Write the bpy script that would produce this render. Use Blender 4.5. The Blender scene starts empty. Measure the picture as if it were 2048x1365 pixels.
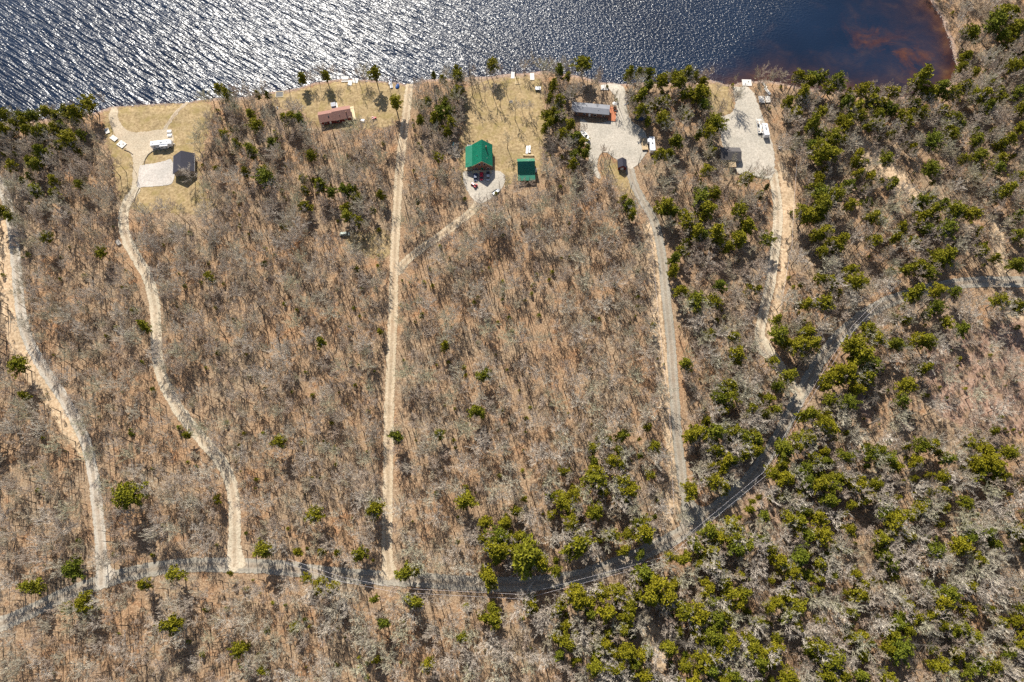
import bpy, math, random
import numpy as np
from mathutils import Vector, Matrix
R = math.radians
rng = random.Random(7)
nrg = np.random.RandomState(11)
scene = bpy.context.scene
COL = scene.collection

# ------------------------------------------------------------------ camera
H = 290.0; TILT = 21.6; FPX = 1365.33
cam = bpy.data.cameras.new('camera'); cam.lens = 24; cam.sensor_width = 36
cam.clip_start = 1; cam.clip_end = 9000
co = bpy.data.objects.new('camera', cam); COL.objects.link(co)
co.location = (0, 0, H); co.rotation_euler = (R(TILT), 0, 0); scene.camera = co
# ------------------------------------------------------------------ light
SUN_EL, SUN_X, SUN_Y = 38.5, -0.276, 0.961
world = bpy.data.worlds.new('World'); scene.world = world; world.use_nodes = True
wn = world.node_tree
sky = wn.nodes.new('ShaderNodeTexSky'); sky.sky_type = 'NISHITA'; sky.sun_disc = False
sky.sun_elevation = R(SUN_EL); sky.sun_rotation = math.atan2(SUN_X, SUN_Y)
bg = wn.nodes['Background']; bg.inputs['Strength'].default_value = 0.075
wn.links.new(sky.outputs[0], bg.inputs['Color'])
sl = bpy.data.lights.new('sun', 'SUN'); sl.energy = 5.0; sl.angle = R(0.5); sl.color = (1.0, 0.95, 0.86)
so = bpy.data.objects.new('sun', sl); COL.objects.link(so)
sd = Vector((SUN_X * math.cos(R(SUN_EL)), SUN_Y * math.cos(R(SUN_EL)), math.sin(R(SUN_EL)))).normalized()
so.rotation_euler = sd.to_track_quat('Z', 'Y').to_euler(); so.location = sd * 600
scene.view_settings.view_transform = 'Standard'; scene.view_settings.look = 'None'
scene.view_settings.exposure = 0.64; scene.view_settings.gamma = 1.0
try: scene.view_settings.use_curve_mapping = False
except Exception: pass
scene.render.engine = 'CYCLES'
scene.cycles.max_bounces = 4; scene.cycles.diffuse_bounces = 2; scene.cycles.glossy_bounces = 2
scene.cycles.use_denoising = False

# ------------------------------------------------------------------ survey helpers
ca, sa = math.cos(R(TILT)), math.sin(R(TILT))
def G(px, py, z=0.0):
    """surveyed point: direction read off the photograph -> place on the ground at height z"""
    dx = (px - 1024) / FPX; dy = -(py - 682.5) / FPX; dz = -1.0
    wy = dy * ca - dz * sa; wz = dy * sa + dz * ca
    t = (z - H) / wz
    return (dx * t, wy * t)
def PX(x, y, z=0.0):
    rz = z - H
    cy = y * ca + rz * sa; cz = -y * sa + rz * ca
    return (1024 + FPX * x / -cz, 682.5 - FPX * cy / -cz)
def poly(pts, z=0.0): return np.array([G(a, b, z) for a, b in pts])
def seg_dist(P, A, B):
    d = B - A; L = (d * d).sum()
    t = np.clip(((P - A) @ d) / max(L, 1e-9), 0, 1)
    return np.hypot(*(P - (A + t[:, None] * d)).T)
def line_dist(P, L):
    out = np.full(len(P), 1e9)
    for i in range(len(L) - 1): out = np.minimum(out, seg_dist(P, L[i], L[i + 1]))
    return out
def inside(P, V):
    x, y = P[:, 0], P[:, 1]; c = np.zeros(len(P), bool)
    n = len(V)
    for i in range(n):
        x1, y1 = V[i]; x2, y2 = V[(i + 1) % n]
        if y1 == y2: continue
        m = ((y1 > y) != (y2 > y)) & (x < (x2 - x1) * (y - y1) / (y2 - y1) + x1)
        c ^= m
    return c
def poly_sd(P, V):
    d = line_dist(P, np.vstack([V, V[:1]]))
    return np.where(inside(P, V), d, -d)
def smooth(L, n=2):
    L = np.array(L, float)
    for _ in range(n):
        q = [L[0]]
        for i in range(len(L) - 1):
            q.append(L[i] * .75 + L[i + 1] * .25); q.append(L[i] * .25 + L[i + 1] * .75)
        q.append(L[-1]); L = np.array(q)
    return L

# ------------------------------------------------------------------ plan of the place
SHORE = [(-60,246),(0,246),(60,240),(120,236),(180,228),(212,217),(240,211),(300,208),(370,206),(395,202),(420,196),(470,196),(520,188),(560,182),(600,175),(640,164),(680,157),(730,160),(780,164),(815,168),(828,170),(840,161),(880,157),(930,155),(990,151),(1040,146),(1080,143),(1120,145),(1160,152),(1190,160),(1215,168),(1250,168),(1290,164),(1340,166),(1400,162),(1425,160),(1460,171),(1490,163),(1530,160),(1580,170),(1640,180),(1690,186),(1725,186),(1760,192),(1810,194),(1850,190),(1880,180),(1905,160),(1914,140),(1908,110),(1895,70),(1880,30),(1860,0)]
shore = smooth(poly(SHORE), 1)
jit = nrg.normal(0, .35, shore.shape); shore = shore + jit
LAND = np.vstack([[-3500, shore[0][1] - 60], [-900, shore[0][1] - 20], shore, [shore[-1][0] - 60, shore[-1][1] + 80], [shore[-1][0] - 200, 900], [0, 3500], [3500, 3500], [3500, -3500], [-3500, -3500]])
def hgt(P):
    P = np.atleast_2d(P); d = line_dist(P, np.vstack([[[-3500, shore[0][1] - 60], [-900, shore[0][1] - 20]], shore, [[shore[-1][0] - 60, shore[-1][1] + 80], [shore[-1][0] - 200, 900], [0, 3500]]]))
    ins = inside(P, LAND)
    x, y = P[:, 0], P[:, 1]
    t = np.clip(d / 6.0, 0, 1); t = t * t * (3 - 2 * t)
    und = .35 * np.sin(x * .035 + 1) * np.sin(y * .04) + .2 * np.sin(x * .08 + y * .06)
    land = .75 * t + und * np.clip(d / 40, 0, 1)
    lake = -np.clip(d * .16, 0, 2.5)
    return np.where(ins, land + .02, lake)
gx = np.concatenate([[-3400, -1800, -1000, -650, -480, -400, -360], np.arange(-336, 337, 2.0), [360, 400, 480, 650, 1000, 1800, 3400]])
gy = np.concatenate([[-3400, -1800, -900, -450, -250, -150, -110], np.arange(-84, 353, 2.0), [380, 430, 520, 700, 1100, 2000, 3400]])
GX, GY = np.meshgrid(gx, gy); GZ = hgt(np.c_[GX.ravel(), GY.ravel()]).reshape(GX.shape)
def gz(P):
    P = np.atleast_2d(np.asarray(P, float))
    i = np.clip(np.searchsorted(gx, P[:, 0]) - 1, 0, len(gx) - 2); j = np.clip(np.searchsorted(gy, P[:, 1]) - 1, 0, len(gy) - 2)
    u = (P[:, 0] - gx[i]) / (gx[i + 1] - gx[i]); v = (P[:, 1] - gy[j]) / (gy[j + 1] - gy[j])
    return GZ[j, i] * (1 - u) * (1 - v) + GZ[j, i + 1] * u * (1 - v) + GZ[j + 1, i] * (1 - u) * v + GZ[j + 1, i + 1] * u * v
def zat(x, y): return float(gz([[x, y]])[0])

# ------------------------------------------------------------------ materials
def newmat(name):
    m = bpy.data.materials.new(name); m.use_nodes = True
    nt = m.node_tree; b = nt.nodes['Principled BSDF']
    return m, nt, b
def N(nt, typ, **kw):
    n = nt.nodes.new(typ)
    for k, v in kw.items():
        if k in n.inputs: n.inputs[k].default_value = v
        else: setattr(n, k, v)
    return n
def noise(nt, vec, scale, detail=4, rough=.6, dist=0):
    n = N(nt, 'ShaderNodeTexNoise'); n.inputs['Scale'].default_value = scale
    n.inputs['Detail'].default_value = detail; n.inputs['Roughness'].default_value = rough; n.inputs['Distortion'].default_value = dist
    nt.links.new(vec, n.inputs['Vector']); return n.outputs['Fac']
def ramp(nt, fac, stops):
    r = N(nt, 'ShaderNodeValToRGB'); e = r.color_ramp.elements
    while len(e) < len(stops): e.new(.5)
    for i, (p, c) in enumerate(stops):
        e[i].position = p; e[i].color = (*c, 1) if len(c) == 3 else c
    nt.links.new(fac, r.inputs[0]); return r.outputs[0]
def mix(nt, fac, a, b, mode='MIX'):
    n = N(nt, 'ShaderNodeMix', data_type='RGBA', blend_type=mode)
    for s, v in ((0, fac), (6, a), (7, b)):
        if isinstance(v, (int, float)): n.inputs[s].default_value = v
        elif isinstance(v, tuple): n.inputs[s].default_value = (*v, 1)
        else: nt.links.new(v, n.inputs[s])
    return n.outputs[2]
def mth(nt, op, a, b=0.0, c=None):
    n = N(nt, 'ShaderNodeMath', operation=op)
    for s, v in enumerate((a, b) if c is None else (a, b, c)):
        if isinstance(v, (int, float)): n.inputs[s].default_value = v
        else: nt.links.new(v, n.inputs[s])
    return n.outputs[0]
def geo_pos(nt): return N(nt, 'ShaderNodeNewGeometry').outputs['Position']
def attr(nt, name): return N(nt, 'ShaderNodeAttribute', attribute_name=name).outputs['Fac']

def litter_col(nt):
    p = geo_pos(nt)
    fine = noise(nt, p, 1.5, 5, .75)
    c = ramp(nt, fine, [(.30, (.085, .055, .034)), (.42, (.22, .145, .092)), (.55, (.36, .255, .165)), (.70, (.56, .43, .30))])
    big = ramp(nt, noise(nt, p, .035, 4, .6), [(.35, (1.05, .93, .82)), (.62, (.95, 1.0, 1.02))])
    c = mix(nt, 1.0, c, big, 'MULTIPLY')
    oran = ramp(nt, noise(nt, p, .12, 4, .65), [(.55, (0, 0, 0)), (.70, (.55, .55, .55))])
    c = mix(nt, oran, c, mix(nt, 1.0, c, (1.12, .80, .58), 'MULTIPLY'))
    grn = ramp(nt, noise(nt, p, .5, 5, .7), [(.60, (0, 0, 0)), (.72, (.5, .5, .5))])
    c = mix(nt, grn, c, (.20, .17, .07))
    return c
def ground_mat():
    m, nt, b = newmat('leaf litter')
    c = litter_col(nt)
    z = N(nt, 'ShaderNodeSeparateXYZ'); nt.links.new(geo_pos(nt), z.inputs[0])
    wet = ramp(nt, z.outputs['Z'], [(.0, (1, 1, 1)), (.35, (0, 0, 0))])
    stone = ramp(nt, noise(nt, geo_pos(nt), .9, 5, .8), [(.35, (.13, .085, .065)), (.52, (.34, .24, .19)), (.66, (.55, .44, .38))])
    c = mix(nt, wet, c, stone)
    nt.links.new(c, b.inputs['Base Color']); b.inputs['Roughness'].default_value = 1; b.inputs['Specular IOR Level'].default_value = .1
    bp = N(nt, 'ShaderNodeBump'); bp.inputs['Strength'].default_value = .6; bp.inputs['Distance'].default_value = .25
    nt.links.new(noise(nt, geo_pos(nt), 1.3, 5, .7), bp.inputs['Height']); nt.links.new(bp.outputs[0], b.inputs['Normal'])
    return m
def surface_mat(name, dark, midc, light, scale=.9, soft=1.0, tracks=0.0, thresh=0.0, tint=None, under=None):
    """ground surface whose ragged edge gives way to the forest litter; 'edge' = metres inside the border"""
    m, nt, b = newmat(name); p = geo_pos(nt)
    c = ramp(nt, noise(nt, p, scale, 5, .7), [(.3, dark), (.5, midc), (.7, light)])
    c = mix(nt, 1.0, c, ramp(nt, noise(nt, p, .09, 4, .6), [(.35, (.86, .86, .84)), (.65, (1.08, 1.06, 1.03))]), 'MULTIPLY')
    if tint: c = mix(nt, ramp(nt, noise(nt, p, .16, 4, .7), [(.48, (0, 0, 0)), (.68, (.8, .8, .8))]), c, tint)
    if tracks:
        lat = attr(nt, 'lat')
        mid = ramp(nt, lat, [(0, (1, 1, 1)), (.09, (.6, .6, .6)), (.16, (0, 0, 0)), (.30, (0, 0, 0)), (.45, (.55, .55, .55))])
        brk = noise(nt, p, .35, 4, .6)
        f = mth(nt, 'MULTIPLY', mid, mth(nt, 'MULTIPLY', brk, tracks * 2))
        c = mix(nt, f, c, litter_col(nt))
        wt = ramp(nt, lat, [(.05, (.88, .87, .85)), (.095, (1.12, 1.12, 1.12)), (.13, (.93, .92, .90)), (.19, (.90, .89, .87)), (.25, (1.0, .98, .95))])
        c = mix(nt, .8, c, wt, 'MULTIPLY')
    e = attr(nt, 'edge')
    nn = mth(nt, 'SUBTRACT', noise(nt, p, .45, 5, .75), .5)
    v = mth(nt, 'ADD', mth(nt, 'DIVIDE', e, soft), mth(nt, 'MULTIPLY', nn, 3.4))
    f = ramp(nt, mth(nt, 'ADD', v, .15 - thresh), [(.0, (0, 0, 0)), (.35, (1, 1, 1))])
    nt.links.new(f, b.inputs['Alpha']); nt.links.new(c, b.inputs['Base Color']); b.inputs['Roughness'].default_value = 1; b.inputs['Specular IOR Level'].default_value = .1
    bp = N(nt, 'ShaderNodeBump'); bp.inputs['Strength'].default_value = .35; bp.inputs['Distance'].default_value = .12
    nt.links.new(noise(nt, p, 1.6, 4, .7), bp.inputs['Height']); nt.links.new(bp.outputs[0], b.inputs['Normal'])
    return m
def plain(name, col, rough=.7, var=.12, scale=1.5, metal=0.0, bump=0.0):
    m, nt, b = newmat(name)
    tc = N(nt, 'ShaderNodeTexCoord').outputs['Object']
    f = noise(nt, tc, scale, 4, .7)
    lo = tuple(max(0, x * (1 - var * 1.6)) for x in col); hi = tuple(min(1, x * (1 + var)) for x in col)
    nt.links.new(ramp(nt, f, [(.3, lo), (.7, hi)]), b.inputs['Base Color'])
    b.inputs['Roughness'].default_value = rough; b.inputs['Metallic'].default_value = metal
    if bump:
        bp = N(nt, 'ShaderNodeBump'); bp.inputs['Distance'].default_value = bump
        nt.links.new(noise(nt, tc, scale * 4, 3, .6), bp.inputs['Height']); nt.links.new(bp.outputs[0], b.inputs['Normal'])
    return m
def ribbed(name, col, pitch, rough=.5, axis=0, depth=.05, var=.1):
    m = plain(name, col, rough, var, .6); nt = m.node_tree; b = nt.nodes['Principled BSDF']
    tc = N(nt, 'ShaderNodeTexCoord').outputs['Object']
    w = N(nt, 'ShaderNodeTexWave', wave_type='BANDS', bands_direction='XYZ'[axis]); w.inputs['Scale'].default_value = 1 / pitch * .32
    w.inputs['Distortion'].default_value = .2
    nt.links.new(tc, w.inputs[0])
    bp = N(nt, 'ShaderNodeBump'); bp.inputs['Distance'].default_value = depth; nt.links.new(w.outputs['Fac'], bp.inputs['Height'])
    nt.links.new(bp.outputs[0], b.inputs['Normal']); return m
def leaf_mat(name, a, b2, c2):
    m, nt, b = newmat(name)
    r = N(nt, 'ShaderNodeObjectInfo').outputs['Random']
    col = ramp(nt, r, [(0, a), (.5, b2), (1, c2)])
    v = ramp(nt, noise(nt, geo_pos(nt), 1.1, 3, .7), [(.3, (.55, .6, .6)), (.7, (1.35, 1.3, 1.2))])
    col = mix(nt, 1.0, col, v, 'MULTIPLY')
    nt.links.new(col, b.inputs['Base Color']); b.inputs['Roughness'].default_value = .75; b.inputs['Specular IOR Level'].default_value = .2
    return m
def twig_mat(name, a, b2, c2):
    m, nt, b = newmat(name)
    r = N(nt, 'ShaderNodeObjectInfo').outputs['Random']
    col = ramp(nt, r, [(0, a), (.45, b2), (1, c2)])
    v = ramp(nt, noise(nt, geo_pos(nt), .8, 3, .7), [(.3, (.75, .74, .72)), (.7, (1.2, 1.19, 1.17))])
    nt.links.new(mix(nt, 1.0, col, v, 'MULTIPLY'), b.inputs['Base Color']); b.inputs['Roughness'].default_value = .9
    b.inputs['Specular IOR Level'].default_value = .1
    return m

def water_mat():
    m, nt, b = newmat('lake water'); p = geo_pos(nt)
    sh = attr(nt, 'shallow'); weed = attr(nt, 'weed')
    deep = ramp(nt, noise(nt, p, .02, 3, .5), [(.3, (.003, .010, .028)), (.7, (.006, .018, .045))])
    n1 = noise(nt, p, .08, 5, .65, .4)
    brown = ramp(nt, n1, [(.3, (.028, .012, .012)), (.55, (.07, .030, .018)), (.7, (.12, .058, .026))])
    c = mix(nt, ramp(nt, mth(nt, 'ADD', sh, mth(nt, 'MULTIPLY', mth(nt, 'SUBTRACT', n1, .5), .5)), [(.05, (0, 0, 0)), (.95, (1, 1, 1))]), deep, brown)
    wn_ = ramp(nt, noise(nt, p, .045, 6, .7, .8), [(.50, (0, 0, 0)), (.62, (.85, .85, .85))])
    wc = ramp(nt, noise(nt, p, .15, 4, .6), [(.35, (.045, .016, .016)), (.65, (.12, .043, .018))])
    c = mix(nt, mth(nt, 'MULTIPLY', wn_, weed), c, wc)
    nt.links.new(c, b.inputs['Base Color'])
    b.inputs['Roughness'].default_value = .25; b.inputs['IOR'].default_value = 1.333
    def streak(ang, sx, sy, det, rgh=.55, dist=.6):
        mp = N(nt, 'ShaderNodeMapping'); mp.inputs['Rotation'].default_value = (0, 0, R(ang)); m2 = N(nt, 'ShaderNodeMapping'); m2.inputs['Scale'].default_value = (sx, sy, 1)
        nt.links.new(p, mp.inputs[0]); nt.links.new(mp.outputs[0], m2.inputs[0]); return noise(nt, m2.outputs[0], 1.0, det, rgh, dist)
    crest = streak(34, .075, .50, 2, .5, .35)                  # long wave crests run from upper left to lower right
    chop = streak(28, .6, 1.0, 2, .6, .3)
    calm = attr(nt, 'calm')
    hh = mth(nt, 'ADD', mth(nt, 'MULTIPLY', crest, mth(nt, 'SUBTRACT', 1.0, calm)), mth(nt, 'MULTIPLY', chop, mth(nt, 'ADD', .17, mth(nt, 'MULTIPLY', calm, .30))))
    gust = noise(nt, p, .02, 3, .5)
    st = mth(nt, 'MULTIPLY', attr(nt, 'wind'), mth(nt, 'ADD', .75, mth(nt, 'MULTIPLY', gust, .5)))
    bp = N(nt, 'ShaderNodeBump'); bp.inputs['Distance'].default_value = 2.4
    nt.links.new(st, bp.inputs['Strength']); nt.links.new(hh, bp.inputs['Height']); nt.links.new(bp.outputs[0], b.inputs['Normal'])
    return m

M = {}
M['litter'] = ground_mat()
M['asphalt'] = surface_mat('worn grey road', (.22, .20, .17), (.34, .315, .27), (.46, .43, .37), 1.4, .7, .35)
M['mainroad'] = surface_mat('grey gravel road', (.22, .20, .17), (.36, .33, .28), (.50, .46, .39), 1.2, .8, .45)
M['drive'] = surface_mat('pale sandy gravel', (.36, .30, .23), (.55, .48, .37), (.70, .62, .50), 1.2, .7, .5)
M['faint'] = surface_mat('leafy track', (.36, .28, .19), (.56, .46, .33), (.70, .60, .47), 1.3, .9, .5, .0)
M['greydrive'] = surface_mat('grey gravel drive', (.34, .305, .26), (.49, .45, .39), (.61, .57, .51), 1.3, .7, .5)
M['yard'] = surface_mat('pale gravel yard', (.33, .295, .25), (.47, .425, .36), (.59, .54, .465), 1.1, .8, 0)
M['apron'] = surface_mat('grey crushed stone', (.38, .34, .31), (.52, .475, .43), (.62, .575, .53), 1.2, .4, 0)
M['lawn'] = surface_mat('dry grass', (.20, .14, .075), (.36, .265, .145), (.52, .40, .235), .8, 4.0, 0, .15, (.27, .21, .08))
M['sandy'] = surface_mat('bare sandy ground', (.27, .18, .11), (.51, .375, .245), (.70, .55, .385), .8, 1.6, 0)
M['cut'] = surface_mat('cutover brush ground', (.13, .075, .055), (.31, .20, .145), (.48, .35, .27), .9, 6, 0, 0, (.26, .18, .10))
M['water'] = water_mat()
M['bark'] = twig_mat('tree bark', (.10, .085, .07), (.13, .11, .09), (.17, .15, .13))
M['birch'] = plain('pale fallen wood', (.55, .50, .44), .8)
M['twig'] = twig_mat('bare twigs', (.44, .34, .265), (.52, .43, .35), (.46, .40, .28))
M['twig2'] = twig_mat('bare pale twigs', (.54, .46, .38), (.62, .55, .47), (.50, .47, .33))
M['budding'] = twig_mat('budding twigs', (.30, .29, .13), (.38, .36, .18), (.30, .27, .15))
M['pine'] = leaf_mat('pine needles', (.19, .18, .008), (.25, .215, .009), (.135, .155, .012))
M['spruce'] = leaf_mat('spruce needles', (.05, .085, .02), (.075, .11, .02), (.10, .13, .02))
M['white'] = plain('white paint', (.80, .80, .80), .4, .06)
M['offwhite'] = plain('weathered white boards', (.70, .66, .60), .7, .15, 3)
M['rv'] = plain('white fibreglass', (.82, .82, .83), .35, .04)
M['grey'] = plain('grey metal', (.30, .31, .32), .5, .1)
M['dgrey'] = plain('dark plastic', (.045, .045, .05), .5, .2)
M['black'] = plain('black rubber', (.015, .015, .016), .6, .2)
M['glass'] = plain('tinted glass', (.02, .025, .035), .08, .05)
M['slate'] = plain('dark slate shingles', (.028, .027, .043), .85, .25, 2.5, bump=.03)
M['shingle_red'] = plain('reddish brown shingles', (.30, .155, .12), .9, .2, 3, bump=.03)
M['redwall'] = ribbed('dark red siding', (.16, .02, .018), .2, .7, 2, .02)
M['green'] = ribbed('green metal roofing', (.004, .17, .095), .45, .35, 1, .03)
M['green2'] = ribbed('green shed roofing', (.012, .17, .10), .45, .4, 0, .03)
M['greyroof'] = ribbed('grey metal roofing', (.15, .155, .18), .6, .45, 0, .03)
M['brownroof'] = plain('grey brown shingles', (.10, .09, .088), .9, .22, 2.5, bump=.03)
M['wood'] = plain('tan lumber', (.52, .38, .22), .8, .2, 4)
M['cream'] = plain('new pale deck boards', (.70, .56, .34), .8, .12, 3)
M['cedar'] = plain('orange stained deck', (.50, .16, .06), .7, .25, 3)
M['brown'] = plain('brown board siding', (.20, .10, .065), .8, .15, 3)
M['logwall'] = ribbed('brown log siding', (.26, .13, .085), .3, .7, 2, .03)
M['tan'] = plain('tan siding', (.42, .36, .29), .7, .1)
M['greywall'] = plain('grey siding', (.34, .34, .35), .7, .1)
M['red'] = plain('red paint', (.62, .02, .045), .3, .05)
M['blue'] = plain('blue tarp', (.02, .09, .30), .4, .2)
M['dblue'] = plain('dark blue cover', (.025, .05, .12), .45, .2)
M['cyan'] = plain('turquoise plastic', (.05, .38, .45), .4, .1)
M['silver'] = plain('silver paint', (.45, .46, .48), .3, .05)
M['sage'] = plain('pale green paint', (.40, .45, .38), .4, .08)
M['pole'] = plain('weathered utility pole wood', (.10, .08, .065), .9, .2)
M['wire'] = plain('pale aluminium cable', (.80, .74, .76), .35, .02)
M['stone'] = plain('lichen grey stone', (.42, .38, .34), .9, .3, 2)
M['orange'] = plain('orange plastic', (.7, .2, .03), .5, .1)

# ------------------------------------------------------------------ mesh helpers
class MB:
    def __init__(s): s.v = []; s.f = []
    def quad(s, a, b, c, d):
        n = len(s.v); s.v += [a, b, c, d]; s.f.append((n, n + 1, n + 2, n + 3))
    def box(s, x0, x1, y0, y1, z0, z1, rot=0.0, piv=(0, 0)):
        n = len(s.v); c, q = math.cos(rot), math.sin(rot)
        for z in (z0, z1):
            for x, y in ((x0, y0), (x1, y0), (x1, y1), (x0, y1)):
                X, Y = x - piv[0], y - piv[1]; s.v.append((piv[0] + X * c - Y * q, piv[1] + X * q + Y * c, z))
        s.f += [(n + 3, n + 2, n + 1, n), (n + 4, n + 5, n + 6, n + 7)] + [(n + i, n + (i + 1) % 4, n + 4 + (i + 1) % 4, n + 4 + i) for i in range(4)]
        return s
    def loft(s, rings, close=True):
        n = len(s.v); k = len(rings[0])
        for r in rings: s.v += [tuple(p) for p in r]
        for i in range(len(rings) - 1):
            for j in range(k):
                a = n + i * k + j; b_ = n + i * k + (j + 1) % k
                s.f.append((a, b_, b_ + k, a + k))
        if close: s.f.append(tuple(n + k - 1 - j for j in range(k))); s.f.append(tuple(n + (len(rings) - 1) * k + j for j in range(k)))
        return s
    def tube(s, pts, rad, k=3, close=False):
        n = len(s.v); P = [Vector(p) for p in pts]
        for i, p in enumerate(P):
            d = (P[min(i + 1, len(P) - 1)] - P[max(i - 1, 0)]).normalized()
            u = d.cross(Vector((0, 0, 1)) if abs(d.z) < .9 else Vector((1, 0, 0))).normalized(); w = d.cross(u)
            for j in range(k):
                a = 2 * math.pi * j / k; s.v.append(tuple(p + (u * math.cos(a) + w * math.sin(a)) * rad[i]))
        for i in range(len(P) - 1):
            for j in range(k):
                a = n + i * k + j; b_ = n + i * k + (j + 1) % k; s.f.append((a, b_, b_ + k, a + k))
        if close: s.f.append(tuple(n + (len(P) - 1) * k + j for j in range(k)))
        return s
    def cyl(s, x, y, z0, z1, r, k=10, r2=None):
        r2 = r if r2 is None else r2
        return s.loft([[(x + r * math.cos(6.2832 * j / k), y + r * math.sin(6.2832 * j / k), z0) for j in range(k)], [(x + r2 * math.cos(6.2832 * j / k), y + r2 * math.sin(6.2832 * j / k), z1) for j in range(k)]])
    def wheel(s, x, y, r, w=.22, axis='y', k=10):
        ring = lambda o: [((x + r * math.cos(6.2832 * j / k), y + o, r + r * math.sin(6.2832 * j / k)) if axis == 'y' else (x + o, y + r * math.cos(6.2832 * j / k), r + r * math.sin(6.2832 * j / k))) for j in range(k)]
        return s.loft([ring(-w / 2), ring(w / 2)])
    def mesh(s, name, mat):
        me = bpy.data.meshes.new(name); me.from_pydata(s.v, [], s.f); me.materials.append(M[mat] if isinstance(mat, str) else mat); me.update(); return me
    def build(s, name, mat, parent=None, smoothit=False):
        o = bpy.data.objects.new(name, s.mesh(name, mat)); COL.objects.link(o)
        if parent: o.parent = parent
        if smoothit: o.data.polygons.foreach_set('use_smooth', [True] * len(o.data.polygons))
        return o
def box(*a, **k): return MB().box(*a, **k)
def tag(o, label=None, cat=None, group=None, kind=None):
    for k, v in (('label', label), ('category', cat), ('group', group), ('kind', kind)):
        if v: o[k] = v
    return o
def thing(name, label, cat, px, py, rot=0.0, group=None, z=None, dz=0.0, zp=0.0):
    x, y = G(px, py, zp); o = bpy.data.objects.new(name, None); COL.objects.link(o)
    o.empty_display_size = .5
    o.location = (x, y, (zat(x, y) if z is None else z) + dz); o.rotation_euler = (0, 0, R(rot))
    return tag(o, label, cat, group)
def copy_tree(o, parent=None):
    c = o.copy(); COL.objects.link(c); c.parent = parent
    for ch in list(o.children): copy_tree(ch, c)
    return c

# ------------------------------------------------------------------ ground, lake, surfaces
def grid_mesh(name, X, Y, Z, mat, attrs=None):
    ny, nx = X.shape
    v = np.c_[X.ravel(), Y.ravel(), Z.ravel()]
    i = np.arange((ny - 1) * (nx - 1)); r, c = i // (nx - 1), i % (nx - 1); a = r * nx + c
    f = np.c_[a, a + 1, a + nx + 1, a + nx]
    me = bpy.data.meshes.new(name); me.from_pydata(v.tolist(), [], f.tolist()); me.materials.append(M[mat])
    for k, arr in (attrs or {}).items():
        at = me.attributes.new(k, 'FLOAT', 'POINT'); at.data.foreach_set('value', np.asarray(arr, np.float32).ravel())
    me.polygons.foreach_set('use_smooth', [True] * len(me.polygons))
    o = bpy.data.objects.new(name, me); COL.objects.link(o); return o
tag(grid_mesh('ground', GX, GY, GZ, 'litter'), 'forest floor of tan leaf litter', kind='structure')
wx = np.concatenate([[-3400, -1500, -800, -500], np.arange(-400, 401, 5.0), [500, 800, 1500, 3400]])
wy = np.concatenate([np.arange(170, 420, 4.0), [450, 500, 600, 800, 1200, 2000, 3400]])
WX, WY = np.meshgrid(wx, wy); WP = np.c_[WX.ravel(), WY.ravel()]
ds = line_dist(WP, shore)
pxy = np.array([PX(x, y) for x, y in WP]); pxx, pyy = pxy[:, 0], pxy[:, 1]
pxx = np.where(WP[:, 1] > 500, 800, pxx)
right = np.clip((pxx - 1330) / 200, 0, 1)
shal = np.exp(-ds / (2 + 9 * right)) * (.35 + .65 * right)
shal = np.maximum(shal, np.clip((pxx - 1640) / 230, 0, 1) * .34)
weed = np.clip((pxx - 1660) / 80, 0, 1) * np.clip(1 - abs(pyy - (70 + (pxx - 1700) * .38)) / 55, 0, 1)
weed = np.maximum(weed, .9 * np.exp(-((pxx - 1880) ** 2 + (pyy - 128) ** 2) / 35 ** 2))
calm = np.clip((pxx - 820) / 420, 0, 1)
lee = np.clip((pxx - 1370 - (170 - pyy) * 1.15) / 110, 0, 1)
wind = .60 * (1 - lee * .85) 
tag(grid_mesh('water', WX, WY, np.zeros_like(WX), 'water', dict(shallow=shal, weed=weed, calm=calm, wind=wind)), 'rippled lake glittering in the sun', kind='structure')

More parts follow.
